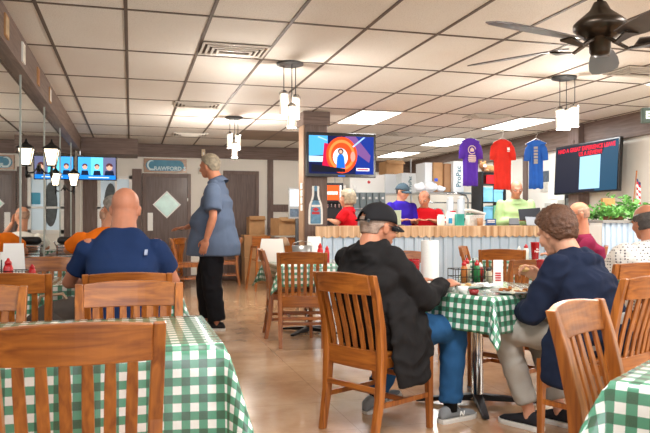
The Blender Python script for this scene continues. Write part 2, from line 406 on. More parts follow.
# pendants
BULB = mat('glowing bulb', 'fff2dc', .4, emit='fff0dc', estr=8.)
SHADE = mat('seeded glass shade', 'fff6e8', .2, trans=.75, emit='fff0d8', estr=.35)
def pendant(x, y, drops, lab, sh=.2, r=.042):
    e = empty('pendant_lamp', (x, y, CT), 0, lab, 'pendant lamp', 'cluster pendant lamps')
    MB().lathe([(0, 0), (.13, 0), (.13, -.02), (.1, -.03), (0, -.032)], n=20).build('ceiling_plate', DARKG, e)
    for i, (dx, dy, dl) in enumerate(drops):
        st = MB().tube([(dx, dy, -.02), (dx, dy, -dl)], .0045, 6).build('stem', DARKG, e)
        MB().lathe([(0, -dl), (r*.75, -dl), (r*1.15, -dl-.02), (r*1.15, -dl-.035), (0, -dl-.04)], (dx, dy, 0), 16).build('cap', CHROME, e)
        MB().lathe([(r, -dl-.035), (r, -dl-.035-sh), (r-.004, -dl-.035-sh), (r-.004, -dl-.035)], (dx, dy, 0), 16, cap=False).build('glass_shade', SHADE, e, True)
        MB().ell((dx, dy, -dl-.1), (.022, .022, .045)).build('bulb', BULB, e, True)
    return e
c = cpos(290, 63); pendant(c.x, c.y, ((-.06, 0, .27), (.0, -.08, .40), (.06, .02, .30)), 'three glass pendant cluster hanging left of the pillar screen')
c = cpos(234, 117); pendant(c.x, c.y, ((-.06, 0, .22), (.0, -.07, .36), (.06, .02, .24)), 'glowing pendant cluster above the standing man in the background')
c = cpos(564, 77); pendant(c.x, c.y, ((-.05, 0, .32), (.05, .03, .32), (.06, -.1, .30)), 'glass pendant cluster hanging in front of the wide review screen')
# ceiling fan
FANZ = 1.98; fc = pw(600, 3.35)
e = empty('ceiling_fan', (fc.x, fc.y, CT), 0, 'dark ceiling fan with five blades hanging at upper right', 'ceiling fan')
BRONZE = mat('dark bronze', '33291f', .3, .7)
MB().lathe([(0, 0), (.075, 0), (.07, -.05), (.03, -.09), (0, -.09)], n=24).build('ceiling_mount', BRONZE, e, True)
MB().tube([(0, 0, -.08), (0, 0, -.51)], .014, 10).build('downrod', BRONZE, e, True)
MB().lathe([(r_, z_-.07) for r_, z_ in ((0, -.40), (.03, -.40), (.05, -.44), (.105, -.485), (.125, -.505), (.125, -.53), (.105, -.55), (.075, -.575), (.05, -.58), (.05, -.64), (.04, -.655), (0, -.66))], n=32).build('motor_housing', BRONZE, e, True)
BLD = mat('grey brown blade', '4d443f', .35, var=.15, scale=6)
for i in range(5):
    a = wa(66+72*i); M = Matrix.Rotation(a, 3, 'Z')@Matrix.Rotation(R(-12), 3, 'X')
    bl = MB(); o = [(.17, .045), (.25, .06), (.4, .075), (.55, .08), (.66, .07), (.71, .035)]
    poly = [(x, y) for x, y in o]+[(x, -y) for x, y in reversed(o)]
    def T(x, y, k): v = M@Vector((x, y, .006*k)); return (v.x, v.y, v.z-.67)
    bl.prism(poly, T); b_ = bl.build('blade', BLD, e)
    MI = Matrix.Rotation(a, 3, 'Z')
    bi = MB(); bi.bar([MI@Vector((.06, 0, -.655)), MI@Vector((.13, 0, -.695)), MI@Vector((.24, 0, -.677))], [.02, .012, .035], .005, MI@Vector((0, 1, 0)), (0, 0, 1))
    bi.build('blade_arm', BRONZE, b_)
# exit sign
es = empty('exit_sign', pw(655, 7.3, pz(125, 7.3)), wa(-4), 'dark green exit sign with white letters at the right edge', 'exit sign')
MB().bx(-.14, .14, -.03, .03, .02, .18).build('housing', mat('exit dark green', '2c3b2c', .5), es, bevel=.005)
MB().tube([(0, 0, .2), (0, 0, CT-pz(125, 7.3))], .012, 8).build('hanger', DARKG, es)
text('EXIT', .105, mat('exit letters', 'e6ecd6', .5, emit='dfe8cc', estr=.6), es, face((0, -.031, .1), (1, 0, 0)), bold=.004)
# ================================================================ SCREENS
def emi(name, c, s=1.): return mat('screen '+name, '050505', .6, emit=c, estr=s, spec=.12)
BEZ = mat('screen bezel', '101012', .25)
def screen(name, w, h, M, lab, t=.05):
    e = empty(name, (0, 0, 0), 0, lab, 'television'); e.matrix_world = M
    e.location = M.translation; e.rotation_euler = M.to_euler()
    MB().bx(-w/2, w/2, -h/2, h/2, -t, 0).build('casing', BEZ, e, bevel=.006)
    MB().bx(-w*.2, w*.2, -h*.25, h*.25, -t-.06, -t).build('wall_bracket', BLACK, e)
    return e
def patch(par, nm, m, x0, x1, y0, y1, z=.002): return MB().bx(x0, x1, y0, y1, z-.001, z).build(nm, m, par)
def disc(mb, cx, cy, r0, r1, z, a0=0, a1=360, sx=1., n=28):
    vs = []; fs = []
    for i in range(n+1):
        a = R(a0+(a1-a0)*i/n)
        vs += [(cx+r0*math.cos(a)*sx, cy+r0*math.sin(a), z), (cx+r1*math.cos(a)*sx, cy+r1*math.sin(a), z)]
    for i in range(n): fs.append((2*i, 2*i+1, 2*i+3, 2*i+2))
    return mb.add(vs, fs)
# centre screen on the pillar
M = face((2.79, 9.06, 2.085), (1, 0, 0)); M.translation = Vector((2.79, 9.08, 2.085))
tv = screen('television', 1.0, .61, M, 'flat screen on the brown pillar showing a woman before a red and orange ring')
def img(tv, w, h, name, elems, base):
    pic = MB().bx(-w/2, w/2, -h/2, h/2, .0005, .0015).build('display', base, tv)
    for i, (m, fn) in enumerate(elems):
        b = MB(); fn(b, .002+.0006*i); b.build('picture_detail', m, pic)
    return pic
def poly(*pts): return lambda b, z: b.add([(x, y, z) for x, y in pts], [list(range(len(pts)))])
def rect(x0, x1, y0, y1): return poly((x0, y0), (x1, y0), (x1, y1), (x0, y1))
img(tv, .93, .52, 'news', [
    (emi('blue light', '4aa0e0', 1.1), poly((-.465, -.02), (-.2, .0), (-.2, .26), (-.465, .26))),
    (emi('pale blue', 'b6d4ee', 1.1), rect(-.465, -.24, -.10, -.02)),
    (emi('deep blue', '12308c', .9), rect(.2, .465, -.26, .26)),
    (emi('mauve', '7a4f8c', .9), poly((.1, .1), (.4, -.1), (.42, .0), (.2, .26), (.05, .26))),
    (emi('crimson', 'c01040', 1.), poly((-.28, -.17), (-.18, -.17), (-.18, .15), (-.25, .16))),
    (emi('orange red', 'ee4418', 1.15), lambda b, z: disc(b, .0, .0, 0, .25, z, sx=.9)),
    (emi('orange', 'ff7a3a', 1.2), lambda b, z: disc(b, .0, .0, .17, .21, z, sx=.9)),
    (emi('white', 'd8e6f4', 1.1), lambda b, z: disc(b, -.02, -.03, 0, .125, z, sx=.85)),
    (emi('pink glow', 'ff8878', 1.2), lambda b, z: disc(b, .16, -.02, 0, .07, z, sx=.5)),
    (emi('dress blue', '1464c4', 1.), poly((-.08, -.18), (.05, -.18), (.035, -.03), (.01, .01), (-.04, .01), (-.065, -.03))),
    (emi('hair', '5c3030', .8), lambda b, z: disc(b, -.015, .05, 0, .042, z, n=14)),
    (emi('skin', 'd8a48c', 1.), lambda b, z: disc(b, -.015, .045, 0, .024, z, n=14)),
    (emi('dark strip', '1a1c2c', .6), poly((-.43, -.235), (.05, -.235), (.05, -.19), (-.43, -.13))),
    (emi('lozenge', 'f0e6ea', 1.), rect(.21, .4, -.215, -.175)),
    (emi('crimson', 'c01040', 1.), rect(.225, .385, -.203, -.187)),
    (emi('streak', '9fc4ff', 1.), poly((-.35, .235), (-.33, .25), (-.2, .2), (-.22, .19))),
    (emi('streak', '9fc4ff', 1.), poly((.15, .12), (.17, .11), (.34, .25), (.31, .25))),
], emi('navy', '101c50', .7))
MB().bx(-.05, .05, -.292, -.284, 0, .003).build('badge', emi('badge blue', '3a8cff', 1.), tv)
# corner screen by the mirror
c = pw(97, 12.0); M = face((c.x, c.y, 2.10), (math.cos(R(2)), math.sin(R(2)), 0), (0, -.12, 1))
tv2 = screen('television', .66, .42, M, 'small corner screen beside the mirror showing three people side by side')
tv2['label'] = 'small corner screen beside the mirror showing three people side by side'
SK = emi('skin', 'd8a48c', 1.)
def bust(cx, s=1.): return [
    (emi('suit', '16203c', .8), poly((cx-.07*s, -.15), (cx+.07*s, -.15), (cx+.05*s, -.04), (cx-.05*s, -.04))),
    (SK, lambda b, z: disc(b, cx, .02, 0, .04*s, z, n=14)), (emi('hair', '5c3030', .8), lambda b, z: disc(b, cx, .035, .02, .045*s, z, 0, 180, n=12))]
img(tv2, .62, .38, 'talk', [(emi('azure', '3f9fe8', 1.1), rect(-.31, -.1, -.12, .19)), (emi('cyan', '62c8e8', 1.1), rect(-.1, .1, -.12, .19)), (emi('grey violet', '6a6c8c', .9), rect(.1, .31, -.12, .19))]
    + bust(-.2) + bust(0) + bust(.205, 1.3) + [(emi('banner', '1678d8', 1.1), rect(-.31, .31, -.19, -.12)), (emi('white', 'd8e6f4', 1.1), rect(-.14, .2, -.165, -.15))], emi('navy', '101c50', .7))
# wide screen on the right wall
M = face((6.58, 8.95, 1.985), (0, -1, 0), (.05, 0, 1))
tv3 = screen('television', 1.52, .77, M, 'wide dark screen on the right wall asking for a review in red letters', .06)
img(tv3, 1.47, .72, 'review', [(emi('teal haze', '1d4a66', .8), poly((.25, -.36), (.735, -.36), (.735, .36), (.45, .3), (.3, 0))), (emi('pale square', '9cc8e4', 1.), rect(-.12, .36, -.325, .17))], emi('night', '1a1c30', .7))
RL = emi('red letter', 'f01030', 1.)
text('HAD A GREAT EXPERIENCE LEAVE', .088, RL, tv3, Matrix.Translation((0, .292, .005)), bold=.0022)
text('US A REVIEW!', .088, RL, tv3, Matrix.Translation((.12, .210, .005)), bold=.0022)

# ================================================================ COUNTER
e = empty('service_counter', (4.55, 9.0, 0), 0, 'long service counter with wooden fascia over pale ribbed metal front', 'counter')
x0, x1 = -2.15, 2.19
MB().bx(-1.89, x1, .02, .56, 1.06, 1.11).build('countertop', wood('counter wood', 'c09468', 'e0bd94', 0, .4), e, bevel=.004)
f = MB(); x = x0; FW = wood('fascia board', 'bb8a5c', 'eccda6', 2, .5, .1, .35)
random.seed(4)
while x < x1-.05:
    w2 = .115; a = x+.001; b = min(x+w2, x1)-.001
    poly2 = [(a, .975), (a+.018, .955), (a+.05, .945), (b-.05, .945), (b-.018, .955), (b, .975), (b, 1.105), (a, 1.105)]
    dy = random.uniform(-.003, .003)
    f.prism(poly2, lambda xx, z, k, dy=dy: (xx, -.0+dy+.02*(1-k)*1.0, z)); x += w2
f.build('fascia', FW, e)
rb = MB(); x = x0+.01; pts = []
while x < x1-.02:
    pts += [(x, .06), (x+.085, .06), (x+.1, .035), (x+.135, .035)]; x += .15
vs = [(px_, py_, z) for px_, py_ in pts for z in (0.02, .96)]
rb.add(vs, [(2*i, 2*i+2, 2*i+3, 2*i+1) for i in range(len(pts)-1)])
rp = rb.build('ribbed_panel', mat('pale ribbed metal', 'c3d6e6', .35, .35, var=.06, scale=3), e)
s_ = rp.modifiers.new('s', 'SOLIDIFY'); s_.thickness = .002
MB().bx(-1.89, x1, .07, .5, .0, 1.06).build('carcass', WHITE, e)
# planter partition with corrugated front
e = empty('planter_partition', (6.1, 7.0, 0), 0, 'low corrugated partition topped by a plant trough near the right wall', 'partition')
pts = []; x = -.72
while x < .74: pts += [(x, -.01), (x+.03, -.01), (x+.04, -.03), (x+.07, -.03)]; x += .08
rb = MB(); rb.add([(a, b, z) for a, b in pts for z in (.02, 1.15)], [(2*i, 2*i+2, 2*i+3, 2*i+1) for i in range(len(pts)-1)])
q = rb.build('corrugated_front', MATS['pale ribbed metal'], e); s_ = q.modifiers.new('s', 'SOLIDIFY'); s_.thickness = .002
MB().bx(-.72, .73, 0, .3, 0, 1.12).build('carcass', WHITE, e)
MB().bx(-.74, .745, -.05, .32, 1.15, 1.185).build('cap_board', mat('grey board', '8f8d88', .5), e, bevel=.003)
# plants in the trough
random.seed(11)
LEAF = mat('vine leaf', '6fae54', .4, var=.45, scale=14)
def plant(loc, lab, n, spread, hang):
    e = empty('potted_vine', loc, 0, lab, 'plant', 'vines on the partition')
    MB().lathe([(0, 0), (.05, 0), (.06, .04), (.05, .045), (.0, .04)], n=18).build('pot', mat('clay pot', '8a5a3c', .7), e, True)
    st = MB(); lf = MB()
    for i in range(n):
        a = random.uniform(0, 6.28); L = random.uniform(.5, 1)*spread
        p = [Vector((0, 0, .03))]; v = Vector((math.cos(a)*.6, math.sin(a)*.6, random.uniform(.3, 1.3))).normalized()
        for k in range(9):
            p.append(p[-1]+v*L/9*1.5); v.z -= .16+(.12 if (hang and math.sin(a) < 0) else 0); v.normalize()
            if p[-1].z < .02 and not (hang and p[-1].y < -.14): p[-1].z = .03
        st.tube(p, .0025, 5)
        for q in p[1:]:
            for _ in range(2):
                c0 = q+Vector([random.uniform(-.03, .03) for _ in range(3)]); s = random.uniform(.022, .04)
                M = Euler((random.uniform(-1, 1), random.uniform(-1, 1), random.uniform(0, 6.28))).to_matrix()
                lf.add([c0+M@Vector(t) for t in ((0, -s, 0), (s*.7, -s*.3, .006), (s*.45, s*.5, .004), (0, s*1.2, -.006), (-s*.45, s*.5, .004), (-s*.7, -s*.3, .006))], [(0, 1, 2, 3), (0, 3, 4, 5)])
    st.build('stems', mat('vine stem', '4a6a30', .6), e); lf.build('leaves', LEAF, e)
def zt(px, y, z): a = R(15.7)+math.atan((px-325)/F); return Vector((y*math.tan(a), y, z))
plant(zt(604, 7.12, 1.186), 'bushy green vine at the left end of the partition trough', 9, .2, False)
plant(zt(618, 7.14, 1.186), 'green vine trailing down the corrugated partition below the flag', 15, .3, True)
plant(zt(636, 7.16, 1.186), 'tall green vine in the trough at the right beside the flag', 13, .34, False)
b = MB().bx(-.09, .09, -.02, .02, 0, .27).build('wooden_box', wood('box wood', 'b07840', 'd29a5c', 2), None, loc=zt(608, 7.27, 1.186), bevel=.004)
tag(b, 'upright wooden board among the vines on the partition', 'board')
e = empty('small_flag', zt(632, 7.26, 1.186), 0, 'small red and white striped flag on a wooden pole by the vines', 'flag')
MB().tube([(0, 0, 0), (.07, 0, .62)], .008, 8).build('pole', WOODC, e, True)
MB().lathe([(0, 0), (.05, 0), (.05, .015), (0, .02)], n=16).build('foot', BLACK, e)
for i in range(9):
    z = .52-.035*i
    w0 = .0; xs = [j/6 for j in range(7)]
    fm = MB(); vs = []
    for t in xs:
        xx = .06-.1*t*.35+.02+.09*t; yy = -.012*math.sin(t*7)-.01
        vs += [(xx-.02, yy, z-.05*t), (xx-.02, yy, z-.035-.05*t)]
    fm.add(vs, [(2*k, 2*k+2, 2*k+3, 2*k+1) for k in range(6)])
    fm.build('stripe' if i else 'canton', mat('flag blue', '24345c', .8) if i < 1 else (mat('flag red', 'b8202c', .8) if i % 2 else mat('flag white', 'f0eeea', .8)), e)

# ================================================================ SHIRTS
def tshirt(px, Z, ztop, col, mname, lab, w=.165, L=.66, yaw=0):
    p = pw(px, Z); e = empty('hanging_tshirt', (p.x, p.y, ztop), yaw, lab, 'shirt', 'shirts hanging over the counter')
    m = mat(mname, col, .85, var=.08, scale=9); b = MB(); rg = []
    prof = [(0, .075, .02), (-.012, .10, .025), (-.035, .15, .03), (-.07, w, .033), (-.16, w*1.02, .035), (-.3, w*.98, .035), (-.45, w*.98, .04), (-L*.85, w*1.0, .045), (-L, w*1.02, .048)]
    n = 40
    for z, hw, hd in prof:
        ring = []
        for j in range(n):
            t = 2*math.pi*j/n; cx = math.cos(t); cy = math.sin(t)
            rip = .011*math.sin(11*cx+z*4)*min(1, -z*3.5)
            ring.append((hw*cx, hd*cy*.7+rip, z+.01*math.sin(7*cx)*(1 if z < -L*.8 else 0)))
        rg.append(ring)
    b.rings(rg)
    for sx in (-1, 1):
        b.tube([(sx*.70*w, 0, -.055), (sx*(w+.0), 0, -.12), (sx*(w+.018), -.01, -.2), (sx*(w+.024), -.012, -.285)], [.04, .052, .05, .046], 14, .55, up=(0, 1, 0))
    body = b.build('shirt_body', m, e, True)
    MB().lathe([(.055, 0), (.062, .006), (.055, .01), (.05, .004)], (0, 0, -.003), 20, Matrix.Diagonal((1.2, .4, 1.)).to_3x3(), cap=False).build('collar', m, body, True)
    h = MB(); h.tube([(-.15, 0, -.04), (-.02, 0, .025), (0, 0, .04), (.02, 0, .025), (.15, 0, -.04)], .006, 8)
    h.tube([(0, 0, .04), (0, 0, .07), (.02, 0, .09), (.012, 0, .115), (-.012, 0, .11)], .003, 6)
    h.build('hanger', WHITE, e, True)
    MB().tube([(0, 0, .11), (0, 0, CT-ztop-.004)], .0016, 5).build('hook_wire', WHITE, e)
    return e, body
def sbar(b, x0, x1, z0, z1, y=-.05): b.bx(x0, x1, y, y+.012, z0, z1)
ez = pz(139, 9.9)
e, bd = tshirt(470.5, 9.9, ez, '5a2fb0', 'purple cotton', 'purple T-shirt with a cream round print hanging leftmost of three', .122, .67)
CR = mat('cream print', 'ead2c4', .7)
pr = MB(); vs = []
b_ = MB(); n = 24
for i in range(n):
    a0 = 2*math.pi*i/n*.86-.6+math.pi*.14+.3; a1 = a0+2*math.pi/n*.86
    b_.add([(.052*math.cos(a0), -.048, -.16+.052*math.sin(a0)), (.064*math.cos(a0), -.047, -.16+.064*math.sin(a0)), (.064*math.cos(a1), -.047, -.16+.064*math.sin(a1)), (.052*math.cos(a1), -.048, -.16+.052*math.sin(a1))], [(0, 1, 2, 3)])
b_.add([(-.03, -.048, -.185), (.03, -.048, -.185), (.03, -.048, -.15), (0, -.048, -.125), (-.03, -.048, -.15)], [(0, 1, 2, 3, 4)])
b_.build('round_print', CR, bd)
for k, (hw, z, h) in enumerate(((.055, -.245, .02), (.06, -.275, .022), (.06, -.305, .022), (.052, -.33, .012))):
    t = MB(); t.bx(-hw, hw, -.05, -.047, z-h/2, z+h/2); t.build('print_line', CR, bd)
e, bd = tshirt(502.5, 9.8, pz(140, 9.8), 'e02c1c', 'red cotton', 'red T-shirt with a small white chest mark hanging between two others', .138, .70)
t = MB(); t.bx(.045, .085, -.052, -.048, -.15, -.11); t.build('chest_mark', PAPER, bd)
t = MB(); t.bx(.045, .085, -.052, -.048, -.17, -.16); t.build('chest_mark', PAPER, bd)
e, bd = tshirt(536, 10.0, pz(141, 10.0), '2464c0', 'blue cotton', 'blue T-shirt with a tall grey print hanging rightmost of three', .10, .69, wa(0)-.35)
GP = mat('grey print', 'a8a49c', .7)
for z in (-.10, -.145, -.19, -.235, -.28, -.315):
    t = MB(); t.bx(-.028, .028, -.05, -.046, z-.018, z+.014); t.build('print_line', GP, bd)

# ================================================================ SIGNS
e = empty('name_sign', (.19, YB, 2.14), 0, 'blue lettered sign in a wooden frame above the diamond window door', 'sign')
sx0, sx1 = .05, .87
MB().bx(sx0, sx1, -.03, 0, 0, .27).build('frame', wood('sign wood', '8a6242', 'a87c56', 0), e, bevel=.004)
bl = []
for i in range(15): a = -math.pi/2+math.pi*i/14; bl.append((sx1-.17+.115*math.cos(a), .135+.105*math.sin(a)))
for i in range(15): a = math.pi/2+math.pi*i/14; bl.append((sx0+.15+.115*math.cos(a), .135+.105*math.sin(a)))
MB().prism(bl, lambda x, z, k: (x, -.03-.008*k, z)).build('blue_panel', mat('sign blue', '3f86a4', .5, var=.2, scale=10), e)
LW = mat('sign letter', 'd9ecf0', .6)
text('RAWFORD S', .107, LW, e, face((.545, -.0385, .075), (1, 0, 0)), bold=.003)
cc = MB()
for i in range(16):
    a0 = R(60+15*i); a1 = R(75+15*i); w = lambda a: .03*math.sin((a-R(60))/R(240)*math.pi)+.006
    P = lambda a, s: (.20+(.085+s*w(a)/2)*math.cos(a)*.9, -.0395, .14+(.085+s*w(a)/2)*math.sin(a))
    cc.add([P(a0, -1), P(a0, 1), P(a1, 1), P(a1, -1)], [(0, 1, 2, 3)])
cc.build('large_initial', LW, e)
MB().bx(.15, .25, -.041, -.039, .04, .07).build('small_crest', LW, e)
e = empty('wall_ornament', (1.42, YB-.002, 1.42), 0, 'narrow brass ornament on the cream wall right of the sign door', 'ornament')
MB().lathe([(0, 0), (.02, .02), (.045, .08), (.02, .12), (.05, .2), (.03, .26), (.045, .32), (.01, .38), (0, .42)], (0, -.05, 0), 14).build('brass_body', mat('old brass', '8a6a3a', .35, .8), e, True)
MB().bx(-.02, .02, -.04, 0, .12, .3).build('bracket', IRON, e)
q = MB().bx(-.12, .12, -.012, 0, 0, .13).build('framed_notice', mat('pale notice', 'c8c4b8', .6, var=.2, scale=30), None, loc=(1.40, YB, 2.12)); tag(q, 'pale framed notice on the wall behind the standing man', 'notice')
e = empty('smoke_detector', (1.38, YB-.062, 2.54), 0, 'small beige box on the brown band right of the lettered sign', 'detector')
MB().bx(-.035, .035, -.04, 0, -.07, .07).build('housing', mat('beige', 'dcc8a8', .5), e, bevel=.008); MB().bx(-.015, .015, -.044, -.04, -.04, .01).build('lens', WHITE, e)
# bottle sign on the pillar
e = empty('bottle_sign', (2.45, 9.196, 1.13), 0, 'bottle shaped metal sign in blue, white and red on the pillar', 'sign')
prof = [(0, .08), (.02, .088), (.1, .088), (.2, .086), (.28, .075), (.34, .05), (.4, .036), (.48, .034), (.52, .036), (.53, .03)]
def bottle(s, y, nm, m, z0, z1, grow):
    pts = [(w+grow, z) for z, w in prof]
    po = [(x, z) for x, z in pts]+[(-x, z) for x, z in reversed(pts)]
    po = [(x, max(z0, min(z1, z))) for x, z in po]
    MB().prism(po, lambda x, z, k: (x, y-.004*k, z)).build(nm, m, s)
bottle(e, 0, 'white_outline', PAPER, -.015, .552, .016)
bottle(e, -.004, 'bottle_body', mat('sign bottle blue', '5f93b4', .4, var=.3, scale=22), .01, .53, -.014)
bottle(e, -.008, 'bottle_neck', mat('dark bottle glass', '2c3a48', .4), .33, .46, -.016)
mat('sign red', 'c02830', .5)
MB().prism([(0, -.03), (.05, 0), (0, .03), (-.05, 0)], lambda x, z, k: (x, -.009-.003*k, .208+z)).build('label_diamond', MATS['sign red'], e)
MB().bx(-.06, .06, -.013, -.008, .24, .27).build('label_band', PAPER, e); MB().bx(-.055, .055, -.013, -.008, .14, .175).build('label_band', MATS['sign red'], e)
for i, z in enumerate((1.32, 1.42, 1.52, 1.62)):
    q = MB().bx(-.012, 0, -.045, .045, 0, .085).build('pinned_card', PAPER, None, loc=(2.2845, 9.3, z)); tag(q, ['white card on the pillar side, lowest of four', 'white card on the pillar side, second from bottom', 'white card on the pillar side, third from bottom', 'white card on the pillar side, topmost of four'][i], 'card', 'cards on the pillar side')

# papers and frames on the right wall
def wallpos(px, py, x=XR):
    a = R(15.7)+math.atan((px-325)/F); y = x/math.tan(a); Z = y*math.cos(TH)+x*math.sin(TH); return Vector((x, y, pz(py, Z))), Z
def wpaper(px0, px1, py0, py1, m, lab, cat='paper', nm='posted_paper', grp='papers posted on the right wall'):
    a, Z = wallpos((px0+px1)/2, (py0+py1)/2); h = (py1-py0)/F*Z; w0, _ = wallpos(px0, py0); w1, _ = wallpos(px1, py0); w = abs(w0.y-w1.y)
    o = MB().bx(-.01, 0, -w/2, w/2, -h/2, h/2).build(nm, m, None, loc=(a.x, a.y, a.z)); tag(o, lab, cat, grp); return o
wpaper(543, 549, 171, 182, mat('dark photo print', '4a5866', .5, var=.5, scale=20), 'dark blue picture posted right of the blue shirt')
wpaper(550, 554, 180, 188, PAPER, 'small white paper beside the dark blue posted picture')
wpaper(541, 548, 183, 192, mat('pale notice', 'c8c4b8', .6), 'pale notice under the dark blue posted picture')
wpaper(549, 557, 190, 199, PAPER, 'white paper below the left end of the wide screen')
wpaper(558, 564, 200, 207, mat('grey paper', 'b9b6ae', .7), 'grey paper low on the wall below the wide screen')
wpaper(545, 551, 203, 212, mat('grey paper', 'b9b6ae', .7), 'grey paper low on the wall right of the green shirted person')
wf = wpaper(565, 575, 194, 222, BLACK, 'dark framed picture with white shapes below the wide screen', 'picture', 'framed_picture', None)
MB().bx(-.014, -.01, -.09, .09, -.16, .16).build('print', mat('grey mottled print', '7b7f80', .4, var=.7, scale=14), wf)
wq = wpaper(577, 588, 192, 215, PAPER, 'white poster with a teal curl below the wide screen', 'poster', 'poster', None)
tb = MB(); tb.bx(-.013, -.01, -.09, .09, .12, .17); tb.build('teal_band', mat('teal ink', '3aa0b8', .6), wq)
t2 = MB()
for i in range(10):
    a0 = R(-120+24*i); a1 = R(-96+24*i)
    t2.add([(-.0125, -.05*math.cos(a), -.05+.05*math.sin(a)) if k == 0 else (-.0125, -.065*math.cos(a), -.05+.065*math.sin(a)) for a, k in ((a0, 0), (a0, 1), (a1, 1), (a1, 0))], [(0, 1, 2, 3)])
t2.build('teal_curl', MATS['teal ink'], wq)

# ================================================================ SCONCES
def sconce(y, z, lab):
    e = empty('wall_lantern', (XL, y, z), 0, lab, 'lantern', 'black lanterns on the mirror wall'); e.scale = (.88, .88, .88)
    MB().lathe([(0, 0), (.05, 0), (.045, .02), (0, .025)], n=16, M=Matrix.Rotation(R(90), 3, 'Y')).build('wall_plate', IRON, e, True)
    MB().tube([(.02, 0, 0), (.06, 0, -.05), (.11, 0, -.06), (.14, 0, -.03), (.14, 0, .02)], .009, 8).build('arm', IRON, e, True)
    f = MB(); cx = .14
    for s1, s2 in ((1, 1), (1, -1), (-1, 1), (-1, -1)):
        f.tube([(cx+s1*.045, s2*.045, .03), (cx+s1*.082, s2*.082, .23)], .006, 6)
    for hw, z_ in ((.05, .03), (.085, .23)):
        f.bx(cx-hw, cx+hw, -hw, hw, z_-.008, z_+.006)
    f.build('cage', IRON, e)
    MB().lathe([(0, .35), (.012, .34), (.02, .31), (.05, .28), (.14, .235), (.14, .228), (0, .228)], (cx, 0, 0), 4, Matrix.Rotation(R(45), 3, 'Z')).build('lantern_roof', IRON, e)
    MB().tube([(cx, 0, -.12), (cx, 0, -.07), (cx, 0, .025)], [.004, .018, .012], 10).build('finial', IRON, e, True)
    MB().lathe([(.06, .036), (.108, .222)], (cx, 0, 0), 4, Matrix.Rotation(R(45), 3, 'Z')).build('lantern_glass', mat('lit lantern glass', 'fff4e2', .4, emit='ffe6c4', estr=2.6), e)
sconce(7.7, 1.72, 'nearer black lantern glowing on the mirror wall')
sconce(10.6, 1.66, 'farther black lantern glowing on the mirror wall under the corner screen')
# ================================================================ CHAIRS
def make_chair():
    root = empty('dining_chair')
    P = lambda *a: Vector(a)
    for s in (-1, 1):
        MB().bar([P(s*.195, -.255, 0), P(s*.2, -.215, .22), P(s*.203, -.2, .44), P(s*.207, -.215, .6), P(s*.212, -.25, .76), P(s*.216, -.285, .88)], [.017, .019, .021, .02, .019, .017], [.018, .022, .025, .022, .019, .016], (1, 0, 0), (0, 1, 0)).build('leg', WOODC, root, bevel=.004)
    for s in (-1, 1):
        MB().bar([P(s*.205, .195, 0), P(s*.2, .19, .42)], [.015, .021], [.015, .021], (1, 0, 0), (0, 1, 0)).build('leg', WOODC, root, bevel=.004)
    n = 12; rg = []   # top rail: arched, bowed back
    b = MB()
    for i in range(n+1):
        t = -1+2*i/n; x = t*.198; y = -.272-.028*(1-t*t); top = .878+.012*(1-t*t)
        rg.append([P(x, y+.0-.012, .775), P(x, y+.014, .775), P(x, y-.006, top), P(x, y-.032, top)])
    b.rings(rg).build('top_rail', WOODX, root, bevel=.004)
    rg = []
    for i in range(n+1):
        t = -1+2*i/n; x = t*.185; y = -.203-.012*(1-t*t)
        rg.append([P(x, y-.012, .37), P(x, y+.01, .37), P(x, y+.01, .475), P(x, y-.012, .475)])
    MB().rings(rg).build('back_rail', WOODX, root, bevel=.003)
    for i in range(6):
        t = -1+2*(i+.5)/6.0; t *= .93; x = t*.182
        bow = .022*(1-t*t)
        pts = [P(x, -.203-.012*(1-t*t), .47), P(x*1.0, -.222-bow*.7, .58), P(x*1.02, -.247-bow, .69), P(x*1.03, -.270-bow*1.1, .78)]
        MB().bar(pts, [.014, .0165, .016, .014], .0055, (1, 0, 0), (0, 1, 0)).build('slat', WOODC, root, bevel=.002)
    # saddle seat
    rg = []
    for z, g in ((.435, -.012), (.44, 0), (.455, .0), (.462, -.01)):
        ring = []
        for j in range(32):
            a = 2*math.pi*j/32; cx = math.copysign(abs(math.cos(a))**.42, math.cos(a)); cy = math.copysign(abs(math.sin(a))**.42, math.sin(a))
            ring.append(P(cx*(.215+g)*(1 if cy > 0 else .93), .0+cy*(.215+g), z))
        rg.append(ring)
    MB().rings(rg).build('seat', WOODX, root, smooth=False, bevel=.004)
    for s in (-1, 1):
        MB().bx(s*.2-.01, s*.2+.01, -.18, .175, .385, .436).build('apron', WOODC, root)
    MB().bx(-.18, .18, .18, .2, .385, .436).build('apron', WOODX, root)
    for s in (-1, 1):
        MB().bar([P(s*.199, -.215, .19), P(s*.203, .19, .19)], .009, .014, (1, 0, 0), (0, 0, 1)).build('stretcher', WOODC, root, bevel=.003)
    MB().bx(-.19, .19, -.02, .0, .177, .205).build('stretcher', WOODX, root, bevel=.003)
    MB().bx(-.185, .185, -.232, -.214, .255, .285).build('stretcher', WOODX, root, bevel=.003)
    MB().bx(-.185, .185, .18, .198, .255, .285).build('stretcher', WOODX, root, bevel=.003)
    return root
CH0 = make_chair(); ch_used = [False]
def chair(topc, deg, label, group='oak slat back dining chairs'):
    "topc: world position of the middle of the back's top; deg: world facing angle"
    a = R(deg); f = Vector((math.cos(a), math.sin(a), 0))
    o = CH0 if not ch_used[0] else copy_tree(CH0); ch_used[0] = True
    p = Vector((topc.x, topc.y, 0))+f*.285; o.location = p; o.rotation_euler.z = a-math.pi/2
    tag(o, label, 'chair', group); return o
W = lambda d: d-15.7
chair(pw(76, 1.83), 90, 'large oak chair back filling the bottom left corner')
chair(pw(130, 3.1), -90, 'oak chair facing us across the near left table, its back below the blue shirt')
chair(Vector((-.66, 3.2, 0)), -90, 'oak chair cut off by the left edge beyond the near left table')
